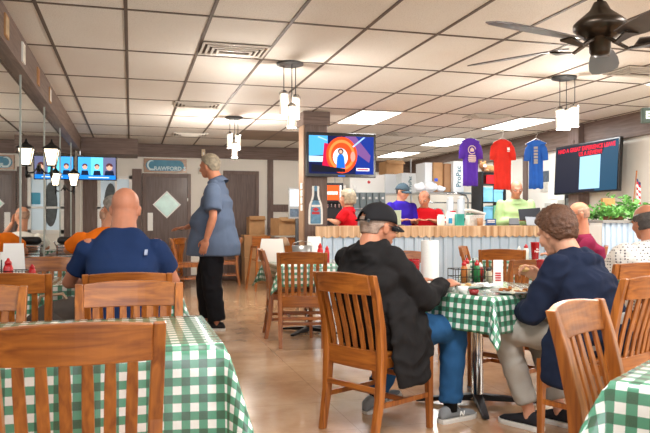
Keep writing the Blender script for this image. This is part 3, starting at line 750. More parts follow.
chair(pw(128, 3.68), 90, 'oak chair the man in the navy shirt sits on')
chair(Vector((-.64, 3.95, 0)), 90, 'oak chair beside the navy shirted man at the left edge')
chair(Vector((-.62, 5.72, 0)), -90, 'oak chair across the second left table, its back towards the mirror posts')
chair(cw(.097, 3.70), W(43), 'oak chair the man in the black jacket sits on')
chair(cw(1.62, 3.47), W(128), 'oak chair the woman in the navy jacket sits on')
chair(cw(.84, 2.30), W(-40), 'empty oak chair in the right foreground, pushed to the corner table')
chair(cw(1.50, 4.86), W(-142), 'oak chair tucked under the far side of the main table behind the woman')
chair(pw(302, 6.30), W(92), 'empty oak chair in the middle with its back to us')
chair(pw(262, 7.05), W(8), 'oak chair seen from the side at the left of the middle table')
chair(pw(402, 6.5), W(-80), 'oak chair behind the red tumbler and paper towel roll')
chair(pw(502, 6.95), W(76), 'empty oak chair behind the sauce caddy with its back to us')
chair(pw(463, 7.9), W(-20), 'oak chair turned sideways near the counter left of the other empty chair')
chair(pw(646, 4.60), W(100), 'oak chair the person in the dotted shirt sits on')
chair(pw(604, 8.1), W(165), 'oak chair the man in the maroon shirt sits on')
chair(pw(180, 12.3), W(165), 'oak chair far back beside the diamond window door')
chair(pw(171, 12.0), W(15), 'oak chair far back, left one of the pair near the door')
chair(pw(241, 12.9), W(190), 'oak chair far back right of the standing man')
chair(Vector((-.2, 7.45, 0)), 90, 'oak chair the man in the orange shirt sits on')
chair(Vector((-.3, 10.1, 0)), 90, 'oak chair the man in the white shirt sits on, seen in the mirror')

# ================================================================ TABLES
def cloth_mesh(w, d, ov, seed=0, flare=.10, z=.742, xmin=-9):
    nv = 12
    def ax(L):
        n = max(4, int(L/.05)); a = [-L/2+L*i/n for i in range(n+1)]
        o = [ov*(i/nv) for i in range(1, nv+1)]
        return [-L/2-x for x in reversed(o)]+a+[L/2+x for x in o]
    us, vs_ = ax(w), ax(d); vs = []; uv = []
    rnd = random.Random(seed); p1, p2, p3 = [rnd.uniform(0, 6.28) for _ in range(3)]
    for v in vs_:
        for u in us:
            ex = max(abs(u)-w/2, 0); ey = max(abs(v)-d/2, 0); sx = math.copysign(1, u); sy = math.copysign(1, v)
            bx, by = max(-w/2, min(w/2, u)), max(-d/2, min(d/2, v)); s = math.hypot(ex, ey)
            if s < 1e-9: vs.append((u, v, z+.0008*math.sin(9*u+p1)*math.sin(8*v)))
            else:
                ph = math.atan2(ey, ex); cr = math.sin(2*ph)**2 if (ex > 0 and ey > 0) else 0
                q = by if ex > ey else bx
                other = (d/2-abs(v)) if ex > ey else (w/2-abs(u))
                near = math.exp(-max(other, 0)/.12) if cr == 0 else 1
                out = .012*(1-math.exp(-s/.02))+s*(flare*(.35+.3*math.sin(q*9+p1)+.2*math.sin(q*17+p2))+.10*near+(.25 if w > 1 else .36)*cr)
                drop = max(0, s-.006)*(1-.06*cr)
                vs.append((max(xmin+.001*ex, bx+sx*math.cos(ph)*out), by+sy*math.sin(ph)*out, z-drop-.004*(1-math.exp(-s/.01))))
            uv.append((u, v))
    nu = len(us); fs = [(j*nu+i, j*nu+i+1, (j+1)*nu+i+1, (j+1)*nu+i) for j in range(len(vs_)-1) for i in range(nu-1)]
    me = bpy.data.meshes.new('tablecloth'); me.from_pydata(vs, [], fs); l = me.uv_layers.new(name='UVMap')
    for p in me.polygons:
        p.use_smooth = True
        for li in p.loop_indices: l.data[li].uv = uv[me.loops[li].vertex_index]
    me.materials.append(GING); return me
def table(c, w, d, rz, ov, lab, clab, seed=0, flare=.1):
    e = empty('dining_table', (c.x, c.y, 0), rz, lab, 'table', 'pedestal dining tables')
    MB().bx(-w/2+.004, w/2-.004, -d/2+.004, d/2-.004, .71, .738).build('tabletop', WOODDX, e, bevel=.004)
    MB().lathe([(.0, .03), (.06, .035), (.038, .05), (.038, .68), (.09, .705), (.09, .71), (0, .71)], n=24).build('pedestal', CHROME, e, True)
    L = min(w, d)*.42
    for i in range(4):
        a = math.pi/2*i+math.pi/4; u = Vector((math.cos(a), math.sin(a), 0)); v = Vector((-u.y, u.x, 0))
        MB().bar([u*.02+Vector((0, 0, .045)), u*L*.6+Vector((0, 0, .032)), u*L+Vector((0, 0, .018))], [.03, .024, .02], [.02, .014, .01], v, (0, 0, 1)).build('foot', IRON, e, bevel=.004)
    me = cloth_mesh(w, d, ov, seed, flare, xmin=(XL+.04-c.x) if abs(rz) < 1e-6 and c.x < 0 else -9)
    t = link('tablecloth', me, None, (c.x, c.y, 0), rz); tag(t, clab, 'tablecloth', 'green gingham tablecloths')
    so = t.modifiers.new('s', 'SOLIDIFY'); so.thickness = .0012; so.offset = 1
    return e
table(Vector((-.285, 2.70, 0)), 1.17, .76, 0, .34, 'rectangular table under the cloth in the left foreground', 'green gingham cloth on the near left table, lit glossy on top', 1, .06)
table(Vector((-.285, 4.86+.3, 0)), 1.17, .78, 0, .28, 'rectangular table in front of the navy shirted man', 'green gingham cloth on the table the navy shirted man leans on', 2)
table(Vector((-.285, 8.62, 0)), 1.17, .76, 0, .25, 'rectangular table in front of the man in orange', 'gingham cloth on the table before the man in orange', 3)
table(Vector((-.285, 11.2, 0)), 1.17, .76, 0, .25, 'rectangular table farthest back along the mirror', 'gingham cloth on the farthest table along the mirror', 4)
T2 = cw(.97, 4.40)
table(T2, .92, .92, R(W(40)), .2, 'square main table between the black jacket and the navy jacket', 'green gingham cloth with a hanging corner on the main table', 5)
table(cw(1.384, 1.836), .92, .92, R(W(50)), .24, 'square table at the bottom right corner', 'gingham cloth on the table at the bottom right corner', 6)
table(Vector((1.80, 7.02, 0)), .8, .8, 0, .22, 'square table in the middle behind the empty chair', 'gingham cloth on the middle table with the grey bucket', 7)
table(cw(2.08, 7.75), .85, .85, R(W(70)), .2, 'square table near the counter in front of the maroon shirted man', 'gingham cloth on the table with the tall red tumbler near the counter', 8)
table(cw(2.45, 5.75), .8, .8, R(W(100)), .2, 'square table hidden behind the person in the dotted shirt', 'gingham cloth in front of the person in the dotted shirt', 9)

# ================================================================ TABLE THINGS
TT = .7445
def at(px, Z, z=TT): v = pw(px, Z, z); return v
def tumbler(p, lab, h=.165, writing=True, rz=0):
    e = empty('tumbler', p, rz, lab, 'tumbler', 'red tumblers')
    MB().lathe([(0, 0), (.034, 0), (.036, .01), (.046, h-.01), (.048, h), (.045, h), (.033, .012), (0, .01)], n=24).build('cup', REDG, e, True)
    MB().lathe([(0, .012), (.032, .012), (.043, h-.03), (0, h-.03)], n=20).build('drink', mat('dark cola', '2a0c08', .2), e, True)
    if writing:
        for k, s in enumerate(('Dr', 'Pepper')):
            text(s, .026, WHITE, e, face((0, -.0485, h*.62-.022*k), (1, 0, 0)), bold=.0008)
    return e
tumbler(at(413, 4.5), 'red tumbler with white lettering beside the paper towel roll', .17, True, -TH*0-R(10))
tumbler(at(543, 4.72), 'short red tumbler in front of the woman in navy', .155, True, 0)
tumbler(at(535, 7.42), 'tall red tumbler on the table near the counter', .20, True, 0)
# paper towel roll
def towel(p, lab, h=.28):
    e = empty('paper_towel_roll', p, 0, lab, 'paper towels')
    MB().lathe([(0, 0), (.075, 0), (.075, .012), (0, .012)], n=24).build('holder_base', CHROME, e)
    MB().lathe([(.02, .013), (.057, .013), (.058, .02), (.058, h+.005), (.057, h+.012), (.02, h+.012)], n=36, cap=False).build('roll', mat('towel paper', 'f4f1ea', .9, bump=.3, bscale=90), e, True)
    MB().tube([(0, 0, .01), (0, 0, h+.03)], .006, 8).build('holder_rod', CHROME, e)
towel(at(430, 4.52), 'standing white paper towel roll on the main table')
# sauce caddy
def squeeze(p, lab, body, cap, h=.15, r=.026, grp='sauce bottles'):
    e = empty('sauce_bottle', p, 0, lab, 'bottle', grp)
    MB().lathe([(0, 0), (r, 0), (r, h*.62), (r*.8, h*.72), (r*.62, h*.76), (0, h*.76)], n=18).build('bottle_body', body, e, True)
    MB().lathe([(0, h*.76), (r*.72, h*.76), (r*.72, h*.86), (r*.35, h*.93), (r*.22, h), (0, h)], n=16).build('cap', cap, e, True)
    return e
def caddy(p, rz, lab):
    e = empty('wire_caddy', p, rz, lab, 'caddy', 'wire caddies'); a, b = .15, .07
    w = MB()
    for z in (.006, .05, .1):
        w.tube([(-a, -b, z), (a, -b, z), (a, b, z), (-a, b, z), (-a, -b, z)], .0028, 5)
    for i in range(9):
        x = -a+2*a*i/8; w.tube([(x, b, .1), (x, b, .006), (x, -b, .006), (x, -b, .1)], .0022, 5)
    w.build('wire_frame', IRON, e)
    MB().tube([(0, 0, .006), (0, 0, .13), (0, 0, .17)], .004, 6).build('handle', IRON, e)
    return e
cp = at(473, 4.62); crz = -R(5)
caddy(cp, crz, 'black wire sauce caddy on the main table')
cr_ = Matrix.Rotation(crz, 3, 'Z'); KET = mat('ketchup', '9c1a14', .35); GLB = mat('pale sauce', 'd9cdb0', .3); GRN = mat('green sauce', '2c7a44', .35)
for (dx, dy), m, cm, l, h in (((-.075, -.03), mat('orange sauce', 'b86a2c', .3), REDP, 'orange sauce bottle with red cap at the left in the caddy', .15), ((-.03, .03), GLB, REDP, 'pale sauce bottle with red cap at the back of the caddy', .16),
                          ((.015, -.03), GRN, REDP, 'green sauce bottle with red cap in the caddy', .15), ((.065, .03), KET, WHITE, 'dark red sauce bottle with white cap at the right in the caddy', .13), ((.1, -.03), GLB, DARKG, 'small glass shaker with grey lid at the right end of the caddy', .10)):
    squeeze(cp+cr_@Vector((dx, dy, .0095)), l, m, cm, h, .022)
tr = MB().bx(-.06, .06, -.04, .04, 0, .012).build('black_tray', BLACK, None, loc=cp+Vector((-.17, .10, .11)))
bpy.data.objects.remove(tr)
# card holder
e = empty('table_card', at(498, 4.5), wa(-8), 'white folded table card with red print on the main table', 'card')
T_ = lambda y: (lambda x, z, k: (x, y*(1-z/.17)-.001*k, z))
MB().prism([(-.03, 0), (.03, 0), (.03, .165), (-.03, .165)], T_(-.03)).build('front_panel', PAPER, e)
MB().prism([(-.03, 0), (.03, 0), (.03, .165), (-.03, .165)], T_(.03)).build('rear_panel', PAPER, e)
for i, z in enumerate((.03, .045, .06, .075)):
    MB().bx(-.02, .016, -.0335*(1-z/.17)-.002, -.0335*(1-z/.17), z, z+.009).build('red_print', REDP, e)
# plates
PL = mat('white china', 'f0efe9', .2, coat=.3)
def plate(p, r, lab, ratio=1., rz=0, name='plate'):
    e = empty(name, p, rz, lab, 'plate', 'white plates')
    MB().lathe([(0, 0), (r*.6, 0), (r*.95, .014), (r, .02), (r*.98, .022), (r*.62, .006), (0, .005)], n=36, M=Matrix.Diagonal((1, ratio, 1)).to_3x3()).build('dish', PL, e, True)
    MB().lathe([(r*.985, .0205), (r*1.0, .0215), (r*.98, .0232), (r*.96, .0215)], n=36, M=Matrix.Diagonal((1, ratio, 1)).to_3x3(), cap=False).build('rim_line', mat('plate rim', '8e8678', .4), e, True)
    return e
def foodpile(p, n, r, cols, lab, size, seed, name, cat, flat=.4, kind='stuff', grp=None):
    rnd = random.Random(seed); b = MB(); ms = cols
    for i in range(n):
        a = rnd.uniform(0, 6.28); d = r*math.sqrt(rnd.random()); s = size*rnd.uniform(.6, 1.2); b.cur = rnd.randrange(len(ms))
        M = Euler((rnd.uniform(-.5, .5), rnd.uniform(-.5, .5), rnd.uniform(0, 6.28))).to_matrix()
        b.ell((d*math.cos(a), d*math.sin(a), s*flat*.9+.012*rnd.random()*(1-d/r)*2), (s, s*.6, s*flat), M, 8, 5)
    o = b.build(name, ms, None, True, loc=p); tag(o, lab, cat, grp, kind); return o
FRY = mat('golden fries', 'd9963e', .6, var=.3, scale=60); FR2 = mat('crisp brown', 'b0672a', .6, var=.3, scale=60); BRD = mat('bread', 'e2b67a', .7, var=.25, scale=40); SLAW = mat('pale slaw', 'ece3c4', .6, var=.2, scale=60)
p1 = at(516, 3.96); plate(p1, .15, 'large oval white plate with food scraps in front of the woman', .8, wa(0))
foodpile(p1+Vector((-.02, 0, .008)), 26, .095, [SLAW, BRD, FR2], 'leftover bread and slaw on the oval plate', .022, 2, 'food_scraps', 'food')
p2 = at(430, 4.14); plate(p2, .115, 'white plate of fries in front of the man in black')
foodpile(p2+Vector((0, 0, .008)), 60, .085, [FRY, FRY, FR2], 'pile of golden fries on the plate of the man in black', .026, 3, 'french_fries', 'food', .3)
p3 = at(468, 4.28); plate(p3, .095, 'small white plate beside the sauce caddy')
foodpile(p3+Vector((0, 0, .008)), 14, .055, [BRD, SLAW], 'breadcrumbs and slaw on the small plate', .018, 5, 'food_scraps', 'food')
def cup(p, r, h, m, fill, lab, grp='small sauce cups'):
    e = empty('sauce_cup', p, 0, lab, 'cup', grp)
    MB().lathe([(0, 0), (r*.75, 0), (r, h), (r*.93, h), (r*.7, .004), (0, .004)], n=18).build('cup_body', m, e, True)
    if fill: MB().lathe([(0, h*.2), (r*.78, h*.2), (r*.9, h*.8), (0, h*.82)], n=16).build('sauce', fill, e, True)
cup(at(463, 3.98), .032, .04, WHITE, SLAW, 'small white cup near the front corner of the main table')
cup(at(474, 3.90), .03, .028, mat('dark red cup', '8a1c1c', .3), KET, 'small dark red sauce cup at the front corner of the main table')
cup(at(449, 4.15), .032, .035, WHITE, SLAW, 'small white cup beside the hand of the man in black')
nap = MB(); rnd = random.Random(3); rg = []
for i in range(7):
    for j in range(7):
        nap.v.append((-.07+.023*i, -.06+.02*j, .004+.025*rnd.random()*(1 if 0 < i < 6 and 0 < j < 6 else .3)))
nap.f = [[i*7+j, i*7+j+1, (i+1)*7+j+1, (i+1)*7+j] for i in range(6) for j in range(6)]; nap.m = [0]*36
o = nap.build('crumpled_napkin', PAPER, None, True, loc=at(484, 4.36)); tag(o, 'crumpled white napkin left of the table card', 'napkin'); s_ = o.modifiers.new('s', 'SOLIDIFY'); s_.thickness = .002
# table near the counter
squeeze(at(526, 7.42), 'ketchup bottle with a red cap on the table near the counter', WHITE, REDP, .18, .03)
squeeze(at(519, 7.55), 'pale sauce bottle with white cap near the tall red tumbler', GLB, WHITE, .15, .026)
# middle table things
e = empty('metal_bucket', Vector((1.72, 7.0, TT)), 0, 'grey metal bucket on the middle table', 'bucket')
MB().lathe([(0, 0), (.085, 0), (.11, .17), (.106, .17), (.082, .005), (0, .005)], n=26).build('bucket_body', mat('galvanised', '9a9c9c', .35, .8), e, True)
MB().tube([(-.11, 0, .165), (-.09, 0, .2), (0, 0, .22), (.09, 0, .2), (.11, 0, .165)], .003, 6).build('handle', STEEL, e)
squeeze(Vector((1.86, 6.80, TT)), 'red topped bottle on the middle table right of the bucket', REDP, REDP, .2, .03)
squeeze(Vector((1.95, 6.86, TT)), 'red sauce bottle at the right of the middle table', REDP, REDP, .17, .026)
def stand_paper(p, rz, w, h, lab, tilt=.2, m=PAPER, grp='standing menus'):
    e = empty('menu_card', p, rz, lab, 'menu', grp)
    MB().prism([(-w/2, 0), (w/2, 0), (w/2*.82, h), (-w/2*.82, h)], lambda x, z, k: (x, tilt*(z-h)*.5-.002*k, z)).build('front_sheet', m, e)
    MB().prism([(-w/2, 0), (w/2, 0), (w/2*.82, h), (-w/2*.82, h)], lambda x, z, k: (x, -tilt*(z-h)*.5-.002*k, z)).build('rear_sheet', m, e)
stand_paper(Vector((1.90, 7.2, TT)), R(8), .18, .26, 'white standing menu on the middle table right of the bucket')
stand_paper(Vector((1.43, 7.15, TT)), R(-38), .3, .24, 'wide white menu leaning at the left of the middle table', .3)
e = empty('table_lamp', Vector((1.56, 7.2, TT)), 0, 'small mushroom shaped brown lamp on the middle table', 'lamp')
MB().lathe([(0, 0), (.04, 0), (.02, .015), (.016, .17), (0, .17)], n=18).build('lamp_stem', mat('bronze', '7a5c3e', .4, .6), e, True)
MB().lathe([(.012, .26), (.05, .24), (.075, .17), (.07, .165), (0, .18)], n=20).build('lamp_shade', mat('brown shade', '8a6c50', .5), e, True)
# left tables
def napkin_box(p, rz, lab):
    e = empty('napkin_dispenser', p, rz, lab, 'napkin dispenser')
    MB().bx(-.11, .11, -.06, .06, 0, .12).build('dispenser_body', CHROME, e, bevel=.012)
    for z in (.03, .06, .09): MB().bx(-.112, .112, -.062, -.059, z, z+.006).build('groove', DARKG, e)
    MB().tube([(-.07, 0, .155), (.07, 0, .155)], .035, 16, round_=True).build('black_roll', BLACK, e, True)
    MB().tube([(-.11, 0, .1), (-.13, 0, .14), (-.09, 0, .15)], .006, 6).build('side_arm', CHROME, e, True)
napkin_box(Vector((-.70, 8.66, TT)), R(4), 'chrome napkin dispenser with a black roll left of the man in orange')
[o for o in COL.objects if o.name == 'napkin_dispenser'][0].scale = (1.3, 1.3, 1.3)
stand_paper(Vector((-.755, 5.0, TT)), R(5), .15, .27, 'white standing menu at the left edge on the second left table', .25)
stand_paper(Vector((-.84, 5.36, TT)), R(20), .14, .2, 'smaller white menu against the mirror on the second left table', .25)
stand_paper(Vector((-.36, 8.75, TT)), R(10), .2, .26, 'white menu on the table before the man in orange', .2)
cad2 = Vector((-.80, 4.82, TT)); caddy(cad2, 0, 'black wire caddy at the left edge on the second left table')
squeeze(cad2+Vector((-.05, 0, .0095)), 'red topped bottle in the caddy at the left edge', KET, REDP, .18, .03)
squeeze(cad2+Vector((.04, 0, .0095)), 'red bottle in the caddy at the left edge, right one', REDP, REDP, .17, .03)
squeeze(Vector((-.66, 5.15, TT)), 'small red topped bottle on the second left table by the menus', REDP, REDP, .12, .025)
squeeze(Vector((-.55, 8.5, TT)), 'small red bottle before the man in orange', REDP, REDP, .14, .025)
# bag under the second left table
b = MB(); b.ell((0, 0, .0), (.16, .1, .17)); b.ell((.05, .02, .1), (.13, .09, .1))
for i, v in enumerate(b.v):
    n_ = noise.noise(Vector(v)*9); b.v[i] = (v[0]*(1+.2*n_), v[1]*(1+.2*n_), v[2]*(1+.2*n_))
o = b.build('dark_bag', mat('dark cloth bag', '4a4038', .8, var=.3, scale=10), None, True, loc=(-.45, 4.36, .50)); o2 = tag(o, 'dark bag on the oak chair beside the navy shirted man', 'bag')
MB().tube([(-.1, 0, .12), (-.06, 0, .22), (.06, 0, .23), (.12, 0, .14)], .01, 8).build('bag_strap', mat('tan strap', 'a08468', .7), o, True)
# things along the back wall
def cbox(p, d, rz, lab, m=CARD, nm='cardboard_box', flap=True, grp='cardboard boxes'):
    e = empty(nm, p, rz, lab, 'box', grp)
    MB().bx(-d[0]/2, d[0]/2, -d[1]/2, d[1]/2, 0, d[2]).build('carton', m, e, bevel=.003)
    MB().bx(-.025, .025, -d[1]/2-.001, d[1]/2+.001, d[2], d[2]+.001).build('tape', mat('brown tape', 'a07c50', .3), e)
    if flap:
        MB().box((0, -d[1]/2-.05, d[2]-.02), (d[0], .12, .004), M=Matrix.Rotation(R(35), 3, 'X')).build('flap', m, e)
    return e
bz = YB-.3
c0 = pw(254, 13.3); cbox(Vector((c0.x, c0.y, 0)), (.42, .4, .5), 0, 'brown cardboard box on the floor by the cream wall, lowest of its stack', flap=False)
cbox(Vector((c0.x, c0.y, .503)), (.44, .4, .42), 0, 'brown cardboard box second in the stack by the cream wall', flap=False)
cbox(Vector((c0.x+.03, c0.y, .927)), (.3, .34, .34), 0, 'narrow cardboard box on top of the stack by the cream wall')
c1 = pw(277, 12.7); cbox(Vector((c1.x+.12, c1.y+.03, .92)), (.36, .3, .32), R(20), 'open cardboard box left of the bottle sign pillar')
e = empty('side_cabinet', (c1.x+.1, c1.y+.05, 0), 0, 'low wooden cabinet holding the open box behind the middle table', 'cabinet')
MB().bx(-.17, .55, -.25, .25, 0, .89).build('body', WOODDX, e, bevel=.004); MB().bx(-.19, .57, -.27, .27, .89, .918).build('top', mat('grey counter', 'a8a49c', .4), e)
for x in (.015, .365): MB().bx(x-.165, x+.165, -.27, -.252, .08, .84).build('door', WOODC, e, bevel=.003)
e = empty('high_chair', pw(264, 11.9), R(10), 'wooden high chair frame standing by the cardboard boxes', 'high chair')
for s in (-1, 1):
    for q in (-1, 1): MB().bar([(s*.24, q*.24, 0), (s*.17, q*.14, .75)], .017, .017, (1, 0, 0), (0, 1, 0)).build('leg', WOODC, e)
    MB().bx(s*.17-.012, s*.17+.012, -.15, .17, .72, .76).build('arm_rail', WOODC, e)
MB().bx(-.17, .17, -.14, .14, .5, .525).build('seat', WOODC, e); MB().bx(-.17, .17, .13, .15, .72, .92).build('backrest', WOODX, e)
for z in (.2, .35): MB().bx(-.22, .22, -.2, -.18, z, z+.03).build('rung', WOODX, e)
# POS terminal left of the pillar
e = empty('point_of_sale_terminal', pw(297, 11.2, 0), R(-5), 'tall stand with a lit white screen left of the pillar', 'terminal')
MB().lathe([(0, 0), (.2, 0), (.2, .02), (0, .03)], n=20).build('foot', IRON, e); MB().tube([(0, 0, .02), (0, 0, 1.3)], .03, 10).build('pole', DARKG, e)
MB().bx(-.14, .14, -.03, .03, 1.22, 1.72).build('casing', mat('grey casing', '8c8c8a', .4), e, bevel=.006); MB().bx(-.12, .12, -.034, -.03, 1.42, 1.69).build('lit_screen', emi('pale page', 'dde6ee', 1.), e)
MB().bx(-.12, .12, -.034, -.03, 1.25, 1.38).build('keypad', mat('keypad', '4a5a6a', .5, var=.5, scale=40), e)
# ================================================================ KITCHEN
def simple(nm, lab, cat, grp, mb, m, loc, rz=0, smooth=False, bevel=.003):
    o = mb.build(nm, m, None, smooth, bevel, loc, rz); return tag(o, lab, cat, grp)
BIN = mat('grey bin', '6e7a7c', .4)
# bin rack, back bench
e = empty('back_bench', (4.35, 11.9, 0), 0, 'stainless bench along the kitchen behind the staff', 'bench')
MB().bx(-1.2, 1.3, 0, .6, .86, .9).build('bench_top', STEEL, e, bevel=.003); MB().bx(-1.2, 1.3, .05, .55, .3, .33).build('under_shelf', STEEL, e)
for x in (-1.15, 1.25):
    for y in (.05, .55): MB().tube([(x, y, 0), (x, y, .86)], .02, 8).build('leg', STEEL, e)
e = empty('equipment_cabinet', pw(366, 12.7, 0), 0, 'tall grey cabinet carrying the row of grey bins', 'cabinet')
MB().bx(-.55, .5, -.1, .35, .902, 1.40).build('cabinet_body', mat('dull steel', '9ca0a0', .45, .4), e, bevel=.004); MB().bx(-.58, .55, -.16, .38, 1.40, 1.42).build('cabinet_shelf', STEEL, e)
for i in range(6):
    p = pw(348.5+6.4*i, 12.6, 1.422); b = empty('storage_bin', p, 0, None, None); tag(b, 'grey storage bin, number %s from the left in the row behind the counter' % ['one', 'two', 'three', 'four', 'five', 'six'][i], 'bin', 'grey bins in a row')
    MB().prism([(-.12, 0), (-.1, .28), (.2, .28), (.2, 0)], lambda y, z, k: (-.054+.108*k, y, z)).build('bin_body', BIN, b, bevel=.004)
    MB().bx(-.02, .02, -.125, -.108, .16, .2).build('bin_tab', WHITE, b)
simple('freezer_box', 'large white box behind the counter, above the grey bins', 'box', None, MB().bx(-.42, .42, -.02, .4, 0, .34), WHITE, pw(371, 12.85, 1.71))
q = bpy.data.objects['freezer_box']; MB().lathe([(0, 0), (.03, 0), (0, .004)], (0, 0, 0), 14, Matrix.Rotation(R(90), 3, 'X')).build('red_dot', REDP, q, loc=(-.05, -.021, .2))
# shelf over bins
e = empty('wall_shelf', pw(388, 12.9, 0), 0, 'long upper steel shelf carrying boxes behind the counter', 'shelf')
MB().bx(-.95, .65, -.2, .4, 1.68, 1.705).build('shelf_board', STEEL, e)
for x in (-.92, .62): MB().tube([(x, .38, .905), (x, .38, 2.4)], .014, 8).build('post', STEEL, e)
cbox(pw(391, 13.1, 1.707+.36), (.34, .4, .24), 0, 'open brown carton on the upper kitchen shelf', CARD, 'cardboard_box')
WBX = mat('white carton', 'dfe4e6', .7)
b = cbox(pw(390.5, 13.1, 1.707), (.36, .4, .355), 0, 'pale carton under the open brown one on the kitchen shelf', WBX, 'cardboard_box', False)
def whitebox(px, Z, z, w, h, lab, word, flip=1):
    b = cbox(pw(px, Z, z), (w, .4, h), 0, lab, WBX, 'carton_box', False)
    text(word, h*.24, mat('carton ink', '2a6a78', .6), b, face((0, -.202, h/2), (0, 0, 1), (-1, 0, 0)), bold=.002)
    return b
whitebox(406, 12.9, 1.707, .34, .36, 'white lettered carton on the kitchen shelf behind the capped man', 'ProPac')
# rack on the right
e = empty('steel_rack', pw(440, 12.2, 0), 0, 'tall steel rack carrying bags and cartons behind the old man', 'rack')
for z in (.4, 1.02, 1.66): MB().bx(-.45, .55, -.25, .25, z, z+.025).build('rack_shelf', STEEL, e)
for x in (-.44, .54):
    for y in (-.24, .24): MB().tube([(x, y, 0), (x, y, 1.72)], .013, 8).build('post', STEEL, e)
MB().tube([(-.44, -.26, 1.62), (-.3, -.28, 1.5), (.54, -.28, 1.5)], .012, 8).build('front_rail', CHROME, e, True)
cbox(pw(424, 12.25, 1.687), (.14, .4, .52), 0, 'narrow white carton at the left end of the steel rack', WBX, 'carton_box', False)
cbox(pw(433.5, 12.25, 1.687), (.17, .4, .52), 0, 'tall brown carton second from the left on the steel rack', CARD, 'cardboard_box', False)
cbox(pw(443, 12.25, 1.687), (.14, .4, .50), 0, 'tall brown carton next to the lettered one on the steel rack', mat('cardboard dark', '9c7450', .8, var=.1), 'cardboard_box', False)
whitebox(453.5, 12.2, 1.687, .2, .54, 'tall white lettered carton at the right of the steel rack', 'ProPac')
def bag(px, Z, z, s, lab, m=None):
    b = MB(); b.ell((0, 0, s*.7), (s, s*.7, s*.7), nu=20, nv=14)
    for i, v in enumerate(b.v):
        n_ = noise.noise(Vector(v)*14+Vector((px, 0, 0))); b.v[i] = (v[0]*(1+.25*n_), v[1]*(1+.25*n_), max(0, v[2]*(1+.25*n_)))
    return simple('plastic_bag', lab, 'bag', 'white bags on the kitchen rack', b, m or mat('thin white plastic', 'eef2f6', .3), pw(px, Z, z), 0, True, 0)
bag(420, 11.85, 1.687, .11, 'white plastic bag at the left front of the steel rack')
bag(431, 11.85, 1.687, .12, 'white plastic bag in the middle front of the steel rack')
bag(441, 11.9, 1.687, .08, 'smallest white plastic bag on the steel rack')
simple('blue_bottle_top', 'blue cap lying on the white bags on the steel rack', 'cap', None, MB().lathe([(0, 0), (.03, 0), (.03, .05), (0, .055)], n=14), mat('bright blue', '1c4cc8', .4), pw(436, 11.78, 1.86))
# jars, pot, urn behind the counter
def jar(px, Z, z, r, h, lab, m, lm, nm='jar', cat='jar', grp='white jars and tubs on the counter'):
    e = empty(nm, yw(px, 9.2+(Z-9.5)*.8, z) if z == CT1 else pw(px, Z, z), 0, lab, cat, grp)
    MB().lathe([(0, 0), (r*.92, 0), (r, .02), (r, h*.85), (r*.8, h*.92), (0, h*.92)], n=20).build('jar_body', m, e, True)
    MB().lathe([(0, h*.9), (r*.86, h*.9), (r*.86, h), (0, h)], n=20).build('lid', lm, e, True)
CT1 = 1.112
FROST = mat('frosted plastic', 'e6edf0', .3, trans=.3)
e = empty('prep_table', pw(452, 11.75, 0), 0, 'steel prep table with gooseneck pipe behind the counter', 'prep table')
MB().bx(-.6, .5, -.25, .25, 1.12, 1.15).build('table_top', STEEL, e)
for x in (-.58, .48):
    for y in (-.23, .23): MB().tube([(x, y, 0), (x, y, 1.12)], .018, 8).build('leg', STEEL, e)
MB().tube([(.3, 0, 1.15), (.3, 0, 1.55), (.26, 0, 1.62), (.1, 0, 1.66), (-.1, 0, 1.64)], .014, 10).build('gooseneck_pipe', CHROME, e, True)
jar(450, 11.7, 1.152, .06, .44, 'left one of two tall frosted canisters behind the counter', FROST, WHITE, 'canister', 'canister', 'frosted canisters')
jar(461, 11.7, 1.152, .065, .45, 'right one of two tall frosted canisters behind the counter', FROST, WHITE, 'canister', 'canister', 'frosted canisters')
e = empty('stock_pot', pw(437, 11.7, 1.152), 0, 'steel stock pot behind the counter right of the old man', 'pot')
MB().lathe([(0, 0), (.12, 0), (.13, .02), (.13, .2), (.125, .2), (.11, .02), (0, .01)], n=26).build('pot_body', CHROME, e, True); MB().lathe([(.13, .2), (.09, .235), (0, .25)], n=26).build('pot_lid', CHROME, e, True)
jar(441, 9.55, CT1, .055, .16, 'white tub on the counter right of the old man in red', WHITE, WHITE)
jar(449, 9.6, CT1, .045, .2, 'white bottle with blue label on the counter', WHITE, WHITE)
q = MB().bx(-.03, .03, -.047, -.044, .03, .11).build('blue_label', mat('label blue', '2f9ad0', .5), [o for o in COL.objects if o.get('label') == 'white bottle with blue label on the counter'][0])
simple('teal_box', 'teal and green box on the counter', 'box', None, MB().bx(-.06, .06, -.04, .04, 0, .17), mat('teal green', '2fa89a', .5, var=.15, scale=10), yw(459.5, 9.2, CT1))
jar(468, 9.55, CT1, .04, .15, 'slim white jar beside the teal box', WHITE, WHITE)
jar(453, 9.8, CT1, .05, .22, 'tall white bottle behind the blue labelled one', WHITE, REDP)
simple('black_gadget', 'small black device above the teal box on the prep table', 'device', None, MB().bx(-.07, .07, -.04, .04, 0, .08), BLACK, pw(464, 11.6, 1.152))
simple('foam_tray_stack', 'stack of white foam trays on the counter', 'trays', None, (lambda b: ([b.bx(-.12+.004*i, .12, -.1, .1, .018*i, .018*i+.014) for i in range(9)], b)[1])(MB()), WHITE, yw(474.5, 9.3, CT1))
simple('white_carton', 'slanted white lid lying on the tray stack', 'lid', None, MB().box((0, 0, .05), (.26, .2, .03), M=Matrix.Rotation(R(14), 3, 'Y')), WHITE, yw(475, 9.3, CT1+.155))
simple('brown_jar', 'clear tub with brown contents on the counter', 'tub', None, MB().lathe([(0, 0), (.04, 0), (.045, .11), (0, .11)], n=18), mat('brown contents', 'b98a64', .4), yw(480, 9.12, CT1), 0, True, 0)
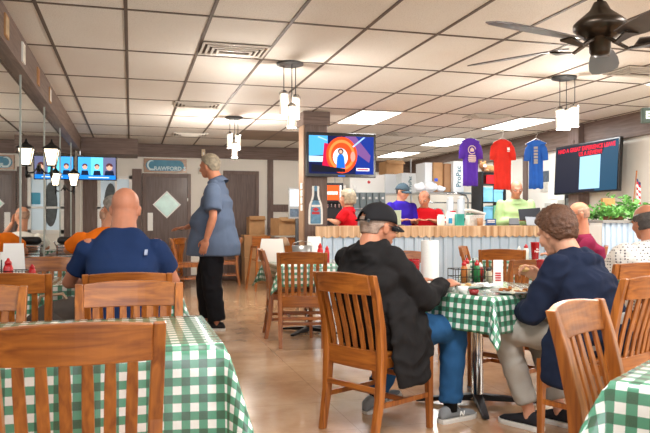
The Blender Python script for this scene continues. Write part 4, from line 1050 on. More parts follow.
e = empty('blue_counter_sign', yw(491, 9.3, CT1), wa(2), 'small blue counter sign with white letters', 'sign')
MB().bx(-.075, .075, -.01, .01, 0, .1).build('sign_board', mat('sign navy', '1d4f8c', .5), e, bevel=.002); MB().bx(-.08, .08, -.03, .03, -.0, .008).build('sign_foot', BLACK, e)
for z in (.07, .045): MB().bx(-.055, .055, -.0115, -.01, z, z+.014).build('sign_line', WHITE, e)
e = empty('card_reader', yw(514, 9.3, CT1), wa(0), 'grey card reader on the counter before the green shirted person', 'card reader')
MB().bx(-.075, .075, -.05, .03, 0, .02).build('reader_base', DARKG, e); MB().box((0, 0, .06), (.15, .02, .11), M=Matrix.Rotation(R(-20), 3, 'X')).build('reader_body', mat('reader grey', '6f7276', .4), e, bevel=.004)
e = empty('till_monitor', yw(530, 9.38, CT1), wa(-8), 'black till monitor seen from behind on the counter', 'monitor')
MB().box((0, .02, .175), (.33, .02, .19), M=Matrix.Rotation(R(-24), 3, 'X')@Matrix.Rotation(R(-4), 3, 'Y')).build('monitor_panel', BLACK, e, bevel=.005); MB().bar([(0, 0, .012), (0, .02, .15)], .03, .012, (1, 0, 0), (0, 1, 0)).build('monitor_neck', DARKG, e); MB().bx(-.1, .1, -.08, .08, 0, .012).build('monitor_foot', DARKG, e)
e = empty('tablet', yw(533, 9.17, CT1), wa(-12), 'light grey tablet tilted in front of the till monitor', 'tablet')
MB().prism([(-.09, .0), (.07, 0), (.09, .12), (-.11, .13)], lambda x, z, k: (x, z*.5-.008*k, z+.005)).build('tablet_back', mat('tablet grey', '9da3a8', .35), e); MB().bx(-.05, .05, -.02, .08, 0, .006).build('tablet_foot', DARKG, e)
e = empty('laptop', yw(394, 9.3, CT1), wa(4), 'open laptop with a pale green lid on the counter before the capped man', 'laptop')
MB().bx(-.16, .16, .0, .22, 0, .015).build('keyboard_base', DARKG, e); MB().prism([(-.13, 0), (.1, 0), (.1, .21), (-.13, .21)], lambda x, z, k: (x, -z*.15-.006*k, z+.012)).build('laptop_lid', mat('pale green lid', 'b7c9b4', .4), e)
# drink machine beside the pillar
e = empty('drink_machine', pw(331.5, 11.3, 0), wa(0), 'drink dispenser with a glowing orange panel behind the pillar screen', 'drink dispenser')
MB().bx(-.19, .19, -.1, .35, .0, 1.1).build('base_cabinet', DARKG, e); MB().bx(-.17, .17, -.08, .3, 1.1, 1.48).build('nozzle_bay', BLACK, e); MB().bx(-.19, .19, -.14, .3, 1.48, 1.8).build('head_casing', BLACK, e, bevel=.01)
MB().bx(-.16, .12, -.146, -.14, 1.52, 1.76).build('glowing_panel', emi('machine orange', 'f0501e', 1.3), e); MB().bx(.13, .16, -.146, -.14, 1.52, 1.76).build('glowing_strip', emi('machine white', 'f0ece8', 1.), e)
MB().bx(-.13, .1, -.148, -.146, 1.61, 1.66).build('glowing_word_bar', MATS['screen machine white'], e)
for x in (-.12, -.06, 0, .06, .12): MB().lathe([(0, 0), (.012, 0), (.015, .06), (0, .07)], (x, -.1, 1.40), 10).build('nozzle', CHROME, e)
for i, px in enumerate((347.5, 354, 357)):
    simple('white_cone_cup', ['white cup on the cabinet left of the large white box, leftmost', 'white cup on the cabinet left of the large white box, middle', 'white cup on the cabinet against the large white box'][i], 'cup', 'white cups on the grey bins', MB().lathe([(0, 0), (.04, 0), (.026, .14), (0, .15)], n=16), WHITE, pw(px-3, 12.75, 1.705), 0, True, 0)
# crate shelving right
e = empty('crate_shelving', pw(489, 11.6, 0), 0, 'dark shelving of blue and green crates left of the green shirted person', 'shelving')
for x in (-.22, .2): MB().bx(x-.015, x+.015, -.18, .18, 0, 2.0).build('upright', BLACK, e)
for z in (.9, 1.2, 1.5, 1.8, 1.985): MB().bx(-.21, .19, -.18, .18, z-.015, z).build('shelf_board', BLACK, e)
CB = mat('blue crate', '7fc0e2', .5, var=.15, scale=9); CG = mat('green crate', '7cc49a', .5, var=.2, scale=9)
def crate(dx, z, w, h, m, lab):
    p = pw(489, 11.6, z); e = empty('crate', Vector((p.x+dx, p.y-.0, z)), 0, lab, 'crate', 'plastic crates')
    b = MB(); b.bx(-w/2, w/2, -.15, -.14, 0, h); b.bx(-w/2, w/2, .14, .15, 0, h); b.bx(-w/2, -w/2+.01, -.14, .14, 0, h); b.bx(w/2-.01, w/2, -.14, .14, 0, h); b.bx(-w/2, w/2, -.14, .14, 0, .01)
    b.build('crate_shell', m, e); MB().bx(-w/2-.004, w/2+.004, -.158, -.15, h-.03, h).build('crate_rim', m, e)
    MB().bx(-w/2+.02, w/2-.02, -.13, .13, .011, h*.8).build('crate_contents', mat('mixed packets', 'a8cbd8', .5, var=.5, scale=18), e)
crate(-.1, .902, .17, .24, CB, 'blue crate low left on the dark shelving'); crate(.09, .902, .17, .24, CB, 'blue crate low right on the dark shelving')
crate(-.1, 1.202, .17, .22, CB, 'blue crate middle left on the dark shelving'); crate(.09, 1.202, .17, .24, CG, 'green crate middle right on the dark shelving')
crate(-.1, 1.502, .17, .24, CB, 'blue crate upper left on the dark shelving'); crate(.09, 1.502, .17, .2, CB, 'blue crate upper right on the dark shelving')
p = pw(489, 11.6, 1.802); simple('red_box', 'red box on the top row of the dark shelving', 'box', None, MB().bx(-.13, .05, -.15, .15, 0, .15), REDP, p)
p.x += .13; simple('pale_box', 'pale blue box right of the red box on the shelving', 'box', None, MB().bx(-.07, .05, -.15, .15, 0, .14), CB, p)
# plush toy
p = pw(489, 11.6, 1.986); b = MB(); b.ell((0, 0, .07), (.15, .08, .07)); b.ell((-.13, -.03, .12), (.07, .065, .065)); b.ell((-.17, -.03, .185), (.02, .015, .02)); b.ell((-.09, -.03, .185), (.02, .015, .02)); b.ell((.1, -.08, .03), (.06, .03, .03)); b.ell((-.1, -.1, .03), (.03, .07, .03)); b.tube([(.13, 0, .08), (.19, 0, .12), (.2, 0, .18)], .016, 8, round_=True)
o = b.build('plush_toy', mat('striped orange plush', 'a8703c', .9, var=.6, scale=14, sheen=.5), None, True, loc=p); tag(o, 'orange brown plush animal lying on top of the dark shelving', 'plush toy')
MB().ell((-.13, -.09, .11), (.03, .02, .025)).build('muzzle', WHITE, o, True)

# small wares between the staff and the shirts
def ware(px, Z, z, kind, r, h, col, lab):
    m = mat('ware '+col, col, .45)
    if kind == 'stack':
        b = MB()
        for i in range(int(h/.03)): b.lathe([(0, .03*i), (r*.8, .03*i), (r, .03*i+.024), (r*.9, .027+.03*i), (0, .026+.03*i)], n=16)
        simple('cup_stack', lab, 'cups', 'wares in the kitchen', b, m, pw(px, Z, z), 0, True, 0)
    elif kind == 'jug':
        b = MB(); b.lathe([(0, 0), (r, 0), (r, h*.6), (r*.5, h*.85), (r*.5, h), (0, h)], n=18)
        o = simple('plastic_jug', lab, 'jug', 'wares in the kitchen', b, m, pw(px, Z, z), 0, True, 0)
        MB().tube([(r*.9, 0, h*.55), (r*1.3, 0, h*.7), (r*.5, 0, h*.88)], .008, 6).build('jug_handle', m, o, True)
    else:
        b = MB(); b.bx(-r, r, -r*.8, r*.8, 0, h); o = simple('small_box', lab, 'box', 'wares in the kitchen', b, m, pw(px, Z, z))
        MB().bx(-r*.8, r*.8, -r*.8-.002, -r*.8, h*.3, h*.7).build('box_label', PAPER if col != 'eceae4' else REDP, o)
ware(417, 12.05, 1.047, 'stack', .05, .3, 'dfe6ea', 'pale cup stack on the middle shelf of the steel rack, left')
ware(428, 12.05, 1.047, 'jug', .07, .32, 'b9d2e6', 'bluish plastic jug on the middle shelf of the steel rack')
ware(455, 12.05, 1.047, 'jug', .07, .34, 'e4dcc8', 'cream plastic jug on the middle shelf of the steel rack')
ware(446, 11.6, 1.152, 'box', .05, .1, 'b44a3a', 'small red box between the stock pot and the canisters')
ware(470, 11.65, 1.152, 'box', .06, .16, '4a8a6a', 'small green box at the right end of the prep table')
ware(432, 11.62, 1.152, 'stack', .045, .21, 'c8ccd0', 'grey cup stack at the left end of the prep table')
ware(378, 12.9, .902, 'jug', .06, .3, 'a8b0b4', 'grey plastic jug on the back bench')
# ================================================================ PEOPLE
def remesh(mb, name, vox, smooth_it=6, wr=0., wf=6., seed=0, deci=None, aniso=(1, 1, 1)):
    me = mb.mesh(name+'_src'); o = bpy.data.objects.new(name+'_src', me); COL.objects.link(o)
    m = o.modifiers.new('r', 'REMESH'); m.mode = 'VOXEL'; m.voxel_size = vox
    s = o.modifiers.new('s', 'SMOOTH'); s.factor = .5; s.iterations = smooth_it
    dg = bpy.context.evaluated_depsgraph_get(); dg.update()
    out = bpy.data.meshes.new_from_object(o.evaluated_get(dg)); out.name = name
    bpy.data.objects.remove(o); bpy.data.meshes.remove(me)
    if wr:
        off = Vector((seed*3.1, seed*1.7, seed)); new = []
        for v in out.vertices:
            p = v.co; q = Vector((p.x*wf*aniso[0], p.y*wf*aniso[1], p.z*wf*aniso[2]))+off
            w = noise.noise_vector(q*.6)*.8
            n = noise.noise(q+w)*1.0; n = (1-abs(n)*2.2)*.6+noise.noise(q*2.3)*.35
            new.append(p+v.normal*wr*n)
        for v, c in zip(out.vertices, new): v.co = c
        out.update()
    for p in out.polygons: p.use_smooth = True
    return out
def skin_mat(nm, col): return mat(nm, col, .5, var=.10, scale=14, bump=.05, bscale=120, spec=.35)
def fabric(nm, col, rough=.9, var=.10): return mat(nm, col, rough, var=var, scale=6, bump=.12, bscale=250, spec=.15)
def hand(b, w, d, n, s=1., curl=.5, thumb=1, spread=.12):
    "w wrist, d towards fingers, n palm normal (fingers curl towards n), thumb +1/-1 side along d x n"
    d = Vector(d).normalized(); n = Vector(n); n = (n-d*n.dot(d)).normalized(); t = d.cross(n)*thumb
    w = Vector(w)
    M = Matrix((t, d, n)).transposed()
    b.ell(w+d*.045*s, (.042*s, .052*s, .016*s), M, 12, 8); b.ell(w+d*.062*s, (.041*s, .03*s, .014*s), M, 12, 8)
    for i, (off, L) in enumerate(((.031, .074), (.0105, .083), (-.0105, .077), (-.03, .060))):
        p = w+d*.08*s+t*off*s; pts = [w+d*.055*s+t*off*.8*s, p]; a = curl*.35; dirv = (d+t*off*spread*14).normalized()
        for seg, f in enumerate((.45, .32, .23)):
            v = dirv*math.cos(a)+n*math.sin(a); p = p+v*L*f*s; pts.append(p); a += curl*.9
        b.tube(pts, [.009*s, .0088*s, .0082*s, .0075*s, .0068*s], 8, round_=True)
    v1 = (t*.75+d*.6+n*.25).normalized(); p0 = w+d*.018*s+t*.022*s; p1 = p0+v1*.036*s; p2 = p1+(v1*.6+d*.7+n*.35*curl).normalized()*.032*s; p3 = p2+(d+n*.6*curl-t*.15).normalized()*.026*s
    b.tube([p0, p1, p2, p3], [.013*s, .0115*s, .0098*s, .008*s], 8, round_=True)
def person(lab, loc, rz, J, C, name='person', sc=1., vox=.009, cvox=.011):
    """J joints in the person's frame (x to their right, y ahead); C clothing and look"""
    V = Vector; j = {k: V(v) for k, v in J.items() if k not in ('yaw', 'pitch', 'roll')}
    H = Matrix.Rotation(R(J.get('yaw', 0)), 3, 'Z')@Matrix.Rotation(R(J.get('pitch', 0)), 3, 'X')@Matrix.Rotation(R(J.get('roll', 0)), 3, 'Y')
    hs = C.get('head', 1.); hc = j['head']; hp = lambda x, y, z: hc+H@V((x*hs, y*hs, z*hs)); bulk = C.get('bulk', 1.); belly = C.get('belly', 1.)
    b = MB()
    e = lambda c, r: b.ell(hp(*c), tuple(x*hs for x in r), H, 20, 14)
    e((0, -.014, .032), (.074, .094, .084)); e((0, .03, -.02), (.060, .062, .082)); e((0, .046, -.078), (.040, .042, .032)); e((0, -.01, -.035), (.066, .07, .06))
    for s in (-1, 1):
        e((s*.036, .058, -.025), (.024, .026, .028)); e((s*.076, -.008, -.012), (.008, .019, .030)); e((s*.080, -.014, -.002), (.007, .016, .018))
        b.tube([hp(s*.008, .088, .020), hp(s*.045, .074, .022)], [.011*hs, .009*hs], 8, round_=True)
    b.tube([hp(0, .086, .018), hp(0, .100, -.008), hp(0, .108, -.026)], [.008*hs, .010*hs, .013*hs], 8, round_=True)
    for s in (-1, 1): e((s*.013, .096, -.030), (.009, .010, .008))
    b.tube([hp(-.022, .082, -.060), hp(0, .092, -.058), hp(.022, .082, -.060)], [.006*hs, .008*hs, .006*hs], 8, round_=True)
    nk = j['neck']; th = C.get('neck_r', .056)*hs
    b.tube([nk-V((0, 0, .05)), nk, nk.lerp(hp(0, -.03, -.05), .55), hp(0, -.022, -.03)], [th*1.3, th*1.12, th, th*.98], 16, round_=True)
    pv = j['pelvis']; ch = j['chest']; sl, sr = j['shl'], j['shr']; hl, hr = j['hipl'], j['hipr']
    def torso(b, g, front=0.):
        w = (sr-sl).length/2; ax = (sr-sl).normalized(); up = (ch-pv).normalized(); dp = up.cross(ax).normalized()
        pa = ((hr-hl).normalized()); pd = V((0, 0, 1)).cross(pa).normalized()
        mid = pv.lerp(ch, .5)+dp*.0
        b.loft([(pv-V((0, 0, .09)), pa*(.13+g)*bulk, pd*(.10+g)*bulk), (pv, pa*(.165+g)*bulk, pd*(.12+g)*bulk), (pv.lerp(ch, .3)+dp*.035*(belly-1)*2, ax*(.155+g)*bulk*(1+.3*(belly-1)), dp*(.115+g)*bulk*belly),
                (mid+dp*.03*(belly-1)*2, ax*(.155+g)*bulk*(1+.3*(belly-1)), dp*(.11+g)*bulk*belly), (pv.lerp(ch, .78), ax*(w*.88+g), dp*(.112+g)*bulk), (ch, ax*(w*.93+g), dp*(.11+g)*bulk),
                (ch.lerp((sl+sr)/2, .7), ax*(w*.9+g), dp*(.085+g)), ((sl+sr)/2+up*.045, ax*(w*.70+g), dp*(.066+g)), (((sl+sr)/2).lerp(nk, .75)+up*.03, ax*(w*.42+g), dp*(.062+g)), (nk+up*.02, ax*(.062+g), dp*(.058+g))], 28)
    torso(b, -.02)
    A = C.get('arm', 1.)
    arms = ((sl, j['ell'], j['wrl'], -1), (sr, j['elr'], j['wrr'], 1))
    for s_, el, wr, sd in arms:
        b.tube([s_, s_.lerp(el, .5), el], [.052*A, .043*A, .036*A], 14, round_=True); b.tube([el, el.lerp(wr, .35), wr], [.037*A, .038*A, .025*A], 14, round_=True)
    for sd, nm in ((-1, 'l'), (1, 'r')):
        w = j['wr'+nm]; d = C.get('hd'+nm) or (w-j['el'+nm]); n = C.get('hn'+nm) or ((0, 0, -1) if abs(V(d).normalized().z) < .7 else (-sd, 0, 0))
        d = V(d); n = V(n)
        # thumb lies towards the body's middle or up
        side = C.get('th'+nm, None)
        if side is None:
            tt = d.normalized().cross(n); side = 1 if tt.dot(V((-sd, 0, .6))) > 0 else -1
        hand(b, w, d, n, C.get('hand', 1.), C.get('curl', .5), side)
    for h_, k_, a_ in ((hl, j['knl'], j['anl']), (hr, j['knr'], j['anr'])):
        b.tube([h_, h_.lerp(k_, .5), k_], [.075, .065, .048], 14, round_=True); b.tube([k_, k_.lerp(a_, .35), a_, a_-V((0, 0, .04))], [.048, .05, .034, .034], 14, round_=True)
    body = remesh(b, name, vox, 3)
    SKM = skin_mat(C.get('skin', ('skin tone', 'c98e70'))[0], C.get('skin', ('skin tone', 'c98e70'))[1]); body.materials.append(SKM)
    P = link('person', body, None, loc, rz); tag(P, lab, 'person'); P.scale = (sc, sc, sc)
    add = lambda nm, me, m: (me.materials.append(m), link(nm, me, P))[1]
    # eyes
    for s in (-1, 1):
        q = MB(); q.cur = 0; q.ell(hp(s*.031, .079, .002), (.012*hs, .008*hs, .008*hs), H, 12, 8); q.cur = 1; q.ell(hp(s*.031, .0855, .001), (.0055*hs, .003*hs, .0055*hs), H, 8, 6)
        q.build('eye', [mat('eye white', 'e4ddd4', .3), mat('eye dark', '3a2c24', .2)], P, True)
    # shirt
    g = C.get('ease', .014); b = MB(); torso(b, g); sl_len = C.get('sleeve', 'short'); sw = C.get('sleeve_r', 1.)
    if C.get('hem'):  # untucked skirt of the shirt
        hz = C['hem']; pa = (hr-hl).normalized(); pd = V((0, 0, 1)).cross(pa).normalized(); c0 = V((pv.x, pv.y+.01, hz))
        b.loft([(c0, pa*(.185*bulk+g), pd*(.15*bulk*belly+g)), (c0.lerp(pv, .6), pa*(.18*bulk+g), pd*(.15*bulk*belly+g)), (pv+V((0, 0, .1)), pa*(.16*bulk+g), pd*(.12*bulk*belly+g))], 28)
    for s_, el, wr, sd in arms:
        if sl_len == 'short':
            q = s_.lerp(el, C.get('sl', .78)); b.tube([s_, s_.lerp(el, .4), q], [.058*sw*A, .062*sw*A, .062*sw*A], 16, round_=False); b.ell(s_, (.057*sw, .06*sw, .056*sw), None, 16, 10)
        else:
            b.tube([s_, s_.lerp(el, .5), el], [.057*sw*A, .060*sw*A, .056*sw*A], 16, round_=True); b.tube([el, el.lerp(wr, .5), el.lerp(wr, .93)], [.056*sw*A, .052*sw*A, .042*sw*A], 16, round_=False)
    for f in C.get('extra', []): f(b)
    me = remesh(b, 'shirt', cvox, C.get('smooth', 6), C.get('wrinkle', .008), C.get('wfreq', 7), hash_(lab))
    nm_, col_ = C['shirt']; SM = C.get('shirt_mat') or fabric(nm_, col_); shirt = add(C.get('shirt_name', 'shirt'), me, SM)
    # collar
    if C.get('collar', True):
        b = MB(); up = ((hp(0, -.02, -.05))-nk).normalized(); ax = V((1, 0, 0)); fw = up.cross(ax)*-1
        M = Matrix((ax, up.cross(ax)*1.0, up)).transposed(); h = C.get('collar_h', .03); r = th*1.22
        b.lathe([(r*1.25, -.03), (r*1.08, 0), (r*1.0, h), (r*1.06, h+.004), (r*1.2, h*.3), (r*1.5, -.035)], nk+V((0, .0, -.005)), 24, M, cap=False)
        b.build('collar', SM, shirt, True)
    # trousers
    b = MB(); lr = C.get('leg', 1.); pa = (hr-hl).normalized(); pd = V((0, 0, 1)).cross(pa).normalized()
    b.loft([(pv-V((0, 0, .10)), pa*.15*bulk, pd*.11*bulk), (pv-V((0, 0, .03)), pa*.182*bulk, pd*.135*bulk), (pv+V((0, 0, .06)), pa*.17*bulk, pd*.13*bulk), (pv+V((0, 0, .12)), pa*.16*bulk, pd*.12*bulk)], 24)
    for h_, k_, a_ in ((hl, j['knl'], j['anl']), (hr, j['knr'], j['anr'])):
        b.tube([h_, h_.lerp(k_, .5), k_], [.100*min(lr, 1.12)*bulk**.5, .085*lr, .070*lr], 18, round_=True); b.tube([k_, k_.lerp(a_, .5), a_.lerp(k_, C.get('crop', .02))], [.070*lr, .064*lr, .058*lr], 18, round_=False)
    me = remesh(b, 'trousers', cvox, 5, .012, 9, 3); add('trousers', me, fabric(*C['pants']))
    # shoes
    SHM = fabric(*C.get('shoe', ('dark shoe', '2a2a2c'))); SOLE = mat('pale sole', C.get('sole', 'd8d4cc'), .6)
    for nm in 'lr':
        a_ = j['an'+nm]; yw = R(C.get('foot'+nm, 8*(1 if nm == 'l' else -1))); fd = V((-math.sin(yw), math.cos(yw), 0)); sd = V((fd.y, -fd.x, 0)); z0 = a_.z-.10; pt = C.get('toe'+nm, 0.)
        base = V((a_.x, a_.y, z0)); T = Matrix.Rotation(R(pt), 3, sd)
        def q(f, s_, z): return base+T@(fd*f+sd*s_+V((0, 0, z)))
        b = MB(); rg = []
        for f, w, h in ((-.085, .02, .05), (-.07, .034, .085), (-.03, .038, .10), (.02, .040, .09), (.08, .045, .068), (.13, .047, .055), (.17, .040, .045), (.195, .02, .03)):
            rg.append([q(f, w*math.cos(t)*(1.0 if math.sin(t) < 0 else .82), max(.022, .02+(h-.02)*(.5+.5*math.sin(t)))) for t in [2*math.pi*i/14 for i in range(14)]])
        b.rings(rg); so = MB(); rs = []
        outl = [(-.09, 0), (-.085, .026), (-.05, .038), (0, .037), (.06, .043), (.12, .048), (.165, .042), (.195, .024), (.203, 0)]
        pol = outl+[(f, -s_) for f, s_ in reversed(outl[1:-1])]
        so.rings([[q(f*1.0, s_, 0) for f, s_ in pol], [q(f*1.01, s_*1.03, .012) for f, s_ in pol], [q(f, s_, .026) for f, s_ in pol]])
        sh = b.build('shoe', SHM, P, True); so.build('sole', SOLE, sh)
        if C.get('laces'):
            l = MB()
            for i in range(4): f = .03+.022*i; h = .087-.008*i-.006*(i > 1)*i; l.tube([q(f, -.025, h-.008), q(f+.004, 0, h+.004), q(f, .025, h-.008)], .003, 6)
            l.build('laces', PAPER, sh, True)
            nn = MB(); 
            for s_ in (-1, 1):
                for pts in (((.035, .03), (.045, .06)), ((.045, .06), (.062, .03)), ((.062, .03), (.072, .06))):
                    nn.tube([q(pts[0][0], s_*.0435, pts[0][1]), q(pts[1][0], s_*.0405, pts[1][1])], .0035, 6)
            nn.build('side_mark', PAPER, sh, True)
        if C.get('sock'):
            MB().tube([V((a_.x, a_.y, z0+.06)), a_+V((0, 0, .09))], [.040, .042], 14).build('sock', fabric(*C['sock']), P, True)
    # hair
    ht = C.get('hair')
    if ht:
        col = C.get('haircol', ('grey hair', '9a948c')); b = MB(); th_ = C.get('hair_t', .012); nu, nv = 56, 36
        me = bpy.data.meshes.new('hair'); bm = bmesh.new(); bmesh.ops.create_icosphere(bm, subdivisions=5, radius=1)
        kill = []
        for v in bm.verts:
            n = v.co.copy(); x, y, z = n.x*.0745, n.y*.0945-.014, n.z*.0845+.032
            yy = n.y; zz = z
            if ht == 'bald': lim_lo = C.get('hair_lo', -.05) if yy < .1 else (-.0 if yy < .35 else 9); keep = (z > lim_lo and z < .052)
            elif ht == 'short': lim_lo = -.065+.0*yy if yy < -.2 else (-.015+.10*max(0, (yy+.2)) if yy < .55 else .078); keep = z > lim_lo
            elif ht == 'bob': lim_lo = -.06 if yy < .25 else (.03 if yy < .6 else .075); keep = z > lim_lo
            else: lim_lo = -.088 if yy < -.15 else (-.03+.13*max(0, yy+.15) if yy < .55 else .058); keep = z > lim_lo
            if C.get('cap') and z > .036: keep = False
            if not keep: kill.append(v); continue
            lx = math.hypot(n.x, n.y)
            if z < .01 and yy < .25 and lx > .1:
                kf = min(1.9, max(1., (1-.30*min(1, max(0, .01-z)/.1))/lx)); x *= kf; y = (y+.014)*kf-.014
            f = noise.noise(Vector((n.x*9, n.y*9, n.z*9))+Vector((len(lab), 0, 0))); f2 = noise.noise(Vector((n.x*30, n.y*22, n.z*12)))
            t = th_*(1+.3*f+.2*f2)
            if ht == 'bob': t = th_*(1+.2*f+.08*f2); t *= 1+1.3*max(0, -z/.08)+.3; z -= .035*max(0, (-n.z-.1))
            if ht == 'fluffy': t *= 1+.15*f2
            edge = min(1, max(.25, (z-lim_lo)/.012)); 
            if ht == 'bald': edge *= min(1, max(.1, (.052-z)/.015))
            v.co = Vector((x, y, z))+n*(t*edge+.001)
        bmesh.ops.delete(bm, geom=kill, context='VERTS'); bm.to_mesh(me); bm.free()
        for v in me.vertices: v.co = hp(*v.co)
        for p in me.polygons: p.use_smooth = True
        ho = add('hair', me, hairmat(*col)); so = ho.modifiers.new('s', 'SOLIDIFY'); so.thickness = .008; so.offset = -1
    if C.get('cap'):
        nm_, col_ = C['cap']; CM = fabric(nm_, col_, .8); b = MB(); rg = []
        for i in range(13):
            a = math.pi/2*i/12*.98; rr = math.cos(a); zz = .026+.098*math.sin(a)**.9
            rg.append([hp((.087*rr)*math.cos(t), -.014+(.110*rr)*math.sin(t), zz-.018*max(0, -math.sin(t))*(1-i/12)) for t in [2*math.pi*q_/36 for q_ in range(36)]])
        cut = []
        b.rings(rg, cap=True)
        b.f = [f for k, f in enumerate(b.f)]; b.m = b.m[:len(b.f)]
        # arch above the rear strap
        keep = []
        for f in b.f:
            c = sum((Vector(b.v[i]) for i in f), Vector())/len(f); l = H.transposed()@(c-hc)/hs
            if len(f) > 4 and l.z < .05: continue
            if l.y < -.07 and abs(l.x) < .034 and l.z < .052-(abs(l.x)/.034)**2*.03: continue
            keep.append(f)
        b.f = keep; b.m = [0]*len(keep)
        co = b.build('cap', CM, P, True); so = co.modifiers.new('s', 'SOLIDIFY'); so.thickness = .003
        br = MB(); n = 14; top = []; bot = []
        rgs = []
        for i in range(n+1):
            t = -1+2*i/n; x = .074*t; yb = .078*math.sqrt(max(0, 1-(t*.93)**2))*1.05-.002; yf = yb+.075*math.sqrt(max(0, 1-t*t))**.8+.002; zc = .026-.022*t*t
            rgs.append([hp(x, yb, zc+.006), hp(x, (yb+yf)/2, zc+.002), hp(x*.96, yf, zc-.014), hp(x*.96, yf, zc-.018), hp(x, (yb+yf)/2, zc-.003), hp(x, yb, zc+.001)])
        br.rings(rgs).build('cap_brim', CM, co, True)
        MB().ell(hp(0, -.014, .125), (.007, .007, .004), H, 10, 6).build('cap_button', CM, co, True)
        st = MB(); st.tube([hp(.087*math.cos(t), -.014-.111*math.sin(t), .010) for t in [math.pi*(.28+.44*i/10) for i in range(11)]], .009, 8, .3, up=tuple(H@V((0, 0, 1)))); so = st.build('cap_strap', CM, co, True)
        MB().box(hp(.052, -.106, .010), (.014, .004, .018), M=H@Matrix.Rotation(R(30), 3, 'Z')).build('strap_buckle', DARKG, co)
        if C.get('cap_mark'): MB().box(hp(0, .0865, .052), (.04, .006, .02), M=H).build('cap_mark', mat('cap mark', C['cap_mark'], .6), co)
    if C.get('glasses'):
        b = MB()
        for s in (-1, 1):
            b.tube([hp(s*.031+.021*math.cos(t), .094, .002+.015*math.sin(t)) for t in [2*math.pi*i/16 for i in range(17)]], .0018*hs, 6)
            b.tube([hp(s*.052, .092, .006), hp(s*.078, .06, .006), hp(s*.083, -.005, .006)], .0018*hs, 6)
        b.tube([hp(-.010, .095, .004), hp(.010, .095, .004)], .0018*hs, 6); b.build('glasses', mat('glasses frame', '3a3634', .3, .5), P, True)
    if C.get('print'): C['print'](P, shirt)
    return P, H, hc
def hash_(s): return sum(ord(c) for c in s) % 37
def hairmat(nm, col):
    if nm in MATS: return MATS[nm]
    m = mat(nm, col, .55, var=.35, scale=30, bump=.6, bscale=140); return m
def seated(lean=.02, seat=.46, w=.19, hand_y=.42, hand_z=.80, elx=.27, ely=.18, elz=.76, head_y=None, head_z=1.17, knee=.46, yaw=0, pitch=-8):
    hy = head_y if head_y is not None else lean+.05
    return dict(pelvis=(0, 0, seat+.10), chest=(0, lean*.5-.01, seat+.40), neck=(0, lean, seat+.535), head=(0, hy, head_z), shl=(-w, lean*.7, seat+.47), shr=(w, lean*.7, seat+.47),
                ell=(-elx, ely, elz), elr=(elx, ely, elz), wrl=(-.13, hand_y, hand_z), wrr=(.13, hand_y, hand_z), hipl=(-.09, .02, seat+.085), hipr=(.09, .02, seat+.085),
                knl=(-.13, knee, .53), knr=(.13, knee, .53), anl=(-.13, knee-.04, .10), anr=(.13, knee-.04, .10), yaw=yaw, pitch=pitch)
def standing(h=1.75, w=.2, yaw=0, pitch=0):
    k = h/1.75
    return dict(pelvis=(0, 0, .96*k), chest=(0, .0, 1.30*k), neck=(0, -.01, 1.47*k), head=(0, .02, 1.635*k), shl=(-w, 0, 1.41*k), shr=(w, 0, 1.41*k), ell=(-w-.06, .03, 1.14*k), elr=(w+.06, .03, 1.14*k),
                wrl=(-w-.04, .12, .90*k), wrr=(w+.04, .12, .90*k), hipl=(-.09, 0, .93*k), hipr=(.09, 0, .93*k), knl=(-.1, .02, .50*k), knr=(.1, .02, .50*k), anl=(-.11, -.01, .10), anr=(.11, -.01, .10), yaw=yaw, pitch=pitch)
def pl(camv, deg): return (camv.x, camv.y, 0), R(deg-15.7)-math.pi/2
V3 = Vector
# --- man in the black jacket
loc, rz = pl(cw(.285, 3.877), 43)
J = seated(lean=.03, w=.185, head_y=.025, head_z=1.128, pitch=-12, yaw=-10)
J.update(neck=(0, -.05, 1.02), chest=(0, -.075, .85), pelvis=(0, .03, .555), shl=(-.215, -.02, .945), shr=(.150, -.02, .955), elr=(.225, .15, .725), wrr=(.17, .40, .79), ell=(-.25, .2, .74), wrl=(-.08, .44, .79),
         knr=(.19, .47, .535), anr=(.21, .41, .10), knl=(-.14, .44, .50), anl=(-.22, .24, .12))
def flap(b):
    b.tube([(.20, -.02, .74), (.235, -.01, .58), (.262, .0, .42), (.275, .01, .29)], [.10, .125, .14, .13], 18, .22, up=(1, 0, 0))
    b.tube([(.19, .08, .70), (.235, .10, .56), (.26, .10, .42)], [.07, .09, .085], 16, .28, up=(1, 0, 0))
    b.tube([(-.02, -.085, .82), (-.02, -.075, .64), (0, -.06, .5)], [.17, .19, .2], 20, .28, up=(0, 1, 0))
    b.loft([((0, -.07, .94), (.12, 0, 0), (0, .08, 0)), ((0, -.055, 1.01), (.085, 0, 0), (0, .072, 0)), ((0, -.035, 1.045), (.074, 0, 0), (0, .068, 0))], 20)
person('man in a black cap and black jacket with blue jeans at the main table', loc, rz, J,
       dict(shirt=('black jacket cloth', '211f1f'), shirt_name='jacket', sleeve='long', sleeve_r=1.1, ease=.028, smooth=14, wrinkle=.02, wfreq=9, bulk=1.2, head=1.12, pants=('blue jeans', '2a5580'), shoe=('grey sneaker', '85888a'), laces=True, sock=('black sock', '18181a'),
            cap=('black cap cloth', '232224'), hair='short', haircol=('grey stubble hair', 'a08878'), hair_t=.002, extra=[flap], collar_h=.03, collar=False, skin=('ruddy skin', 'bd7e60'), glasses=True, leg=1.1, curl=.8, hdr=(.1, 1, .15), hnr=(-.4, .1, -1), footl=-10, toel=18), vox=.0065, cvox=.009)
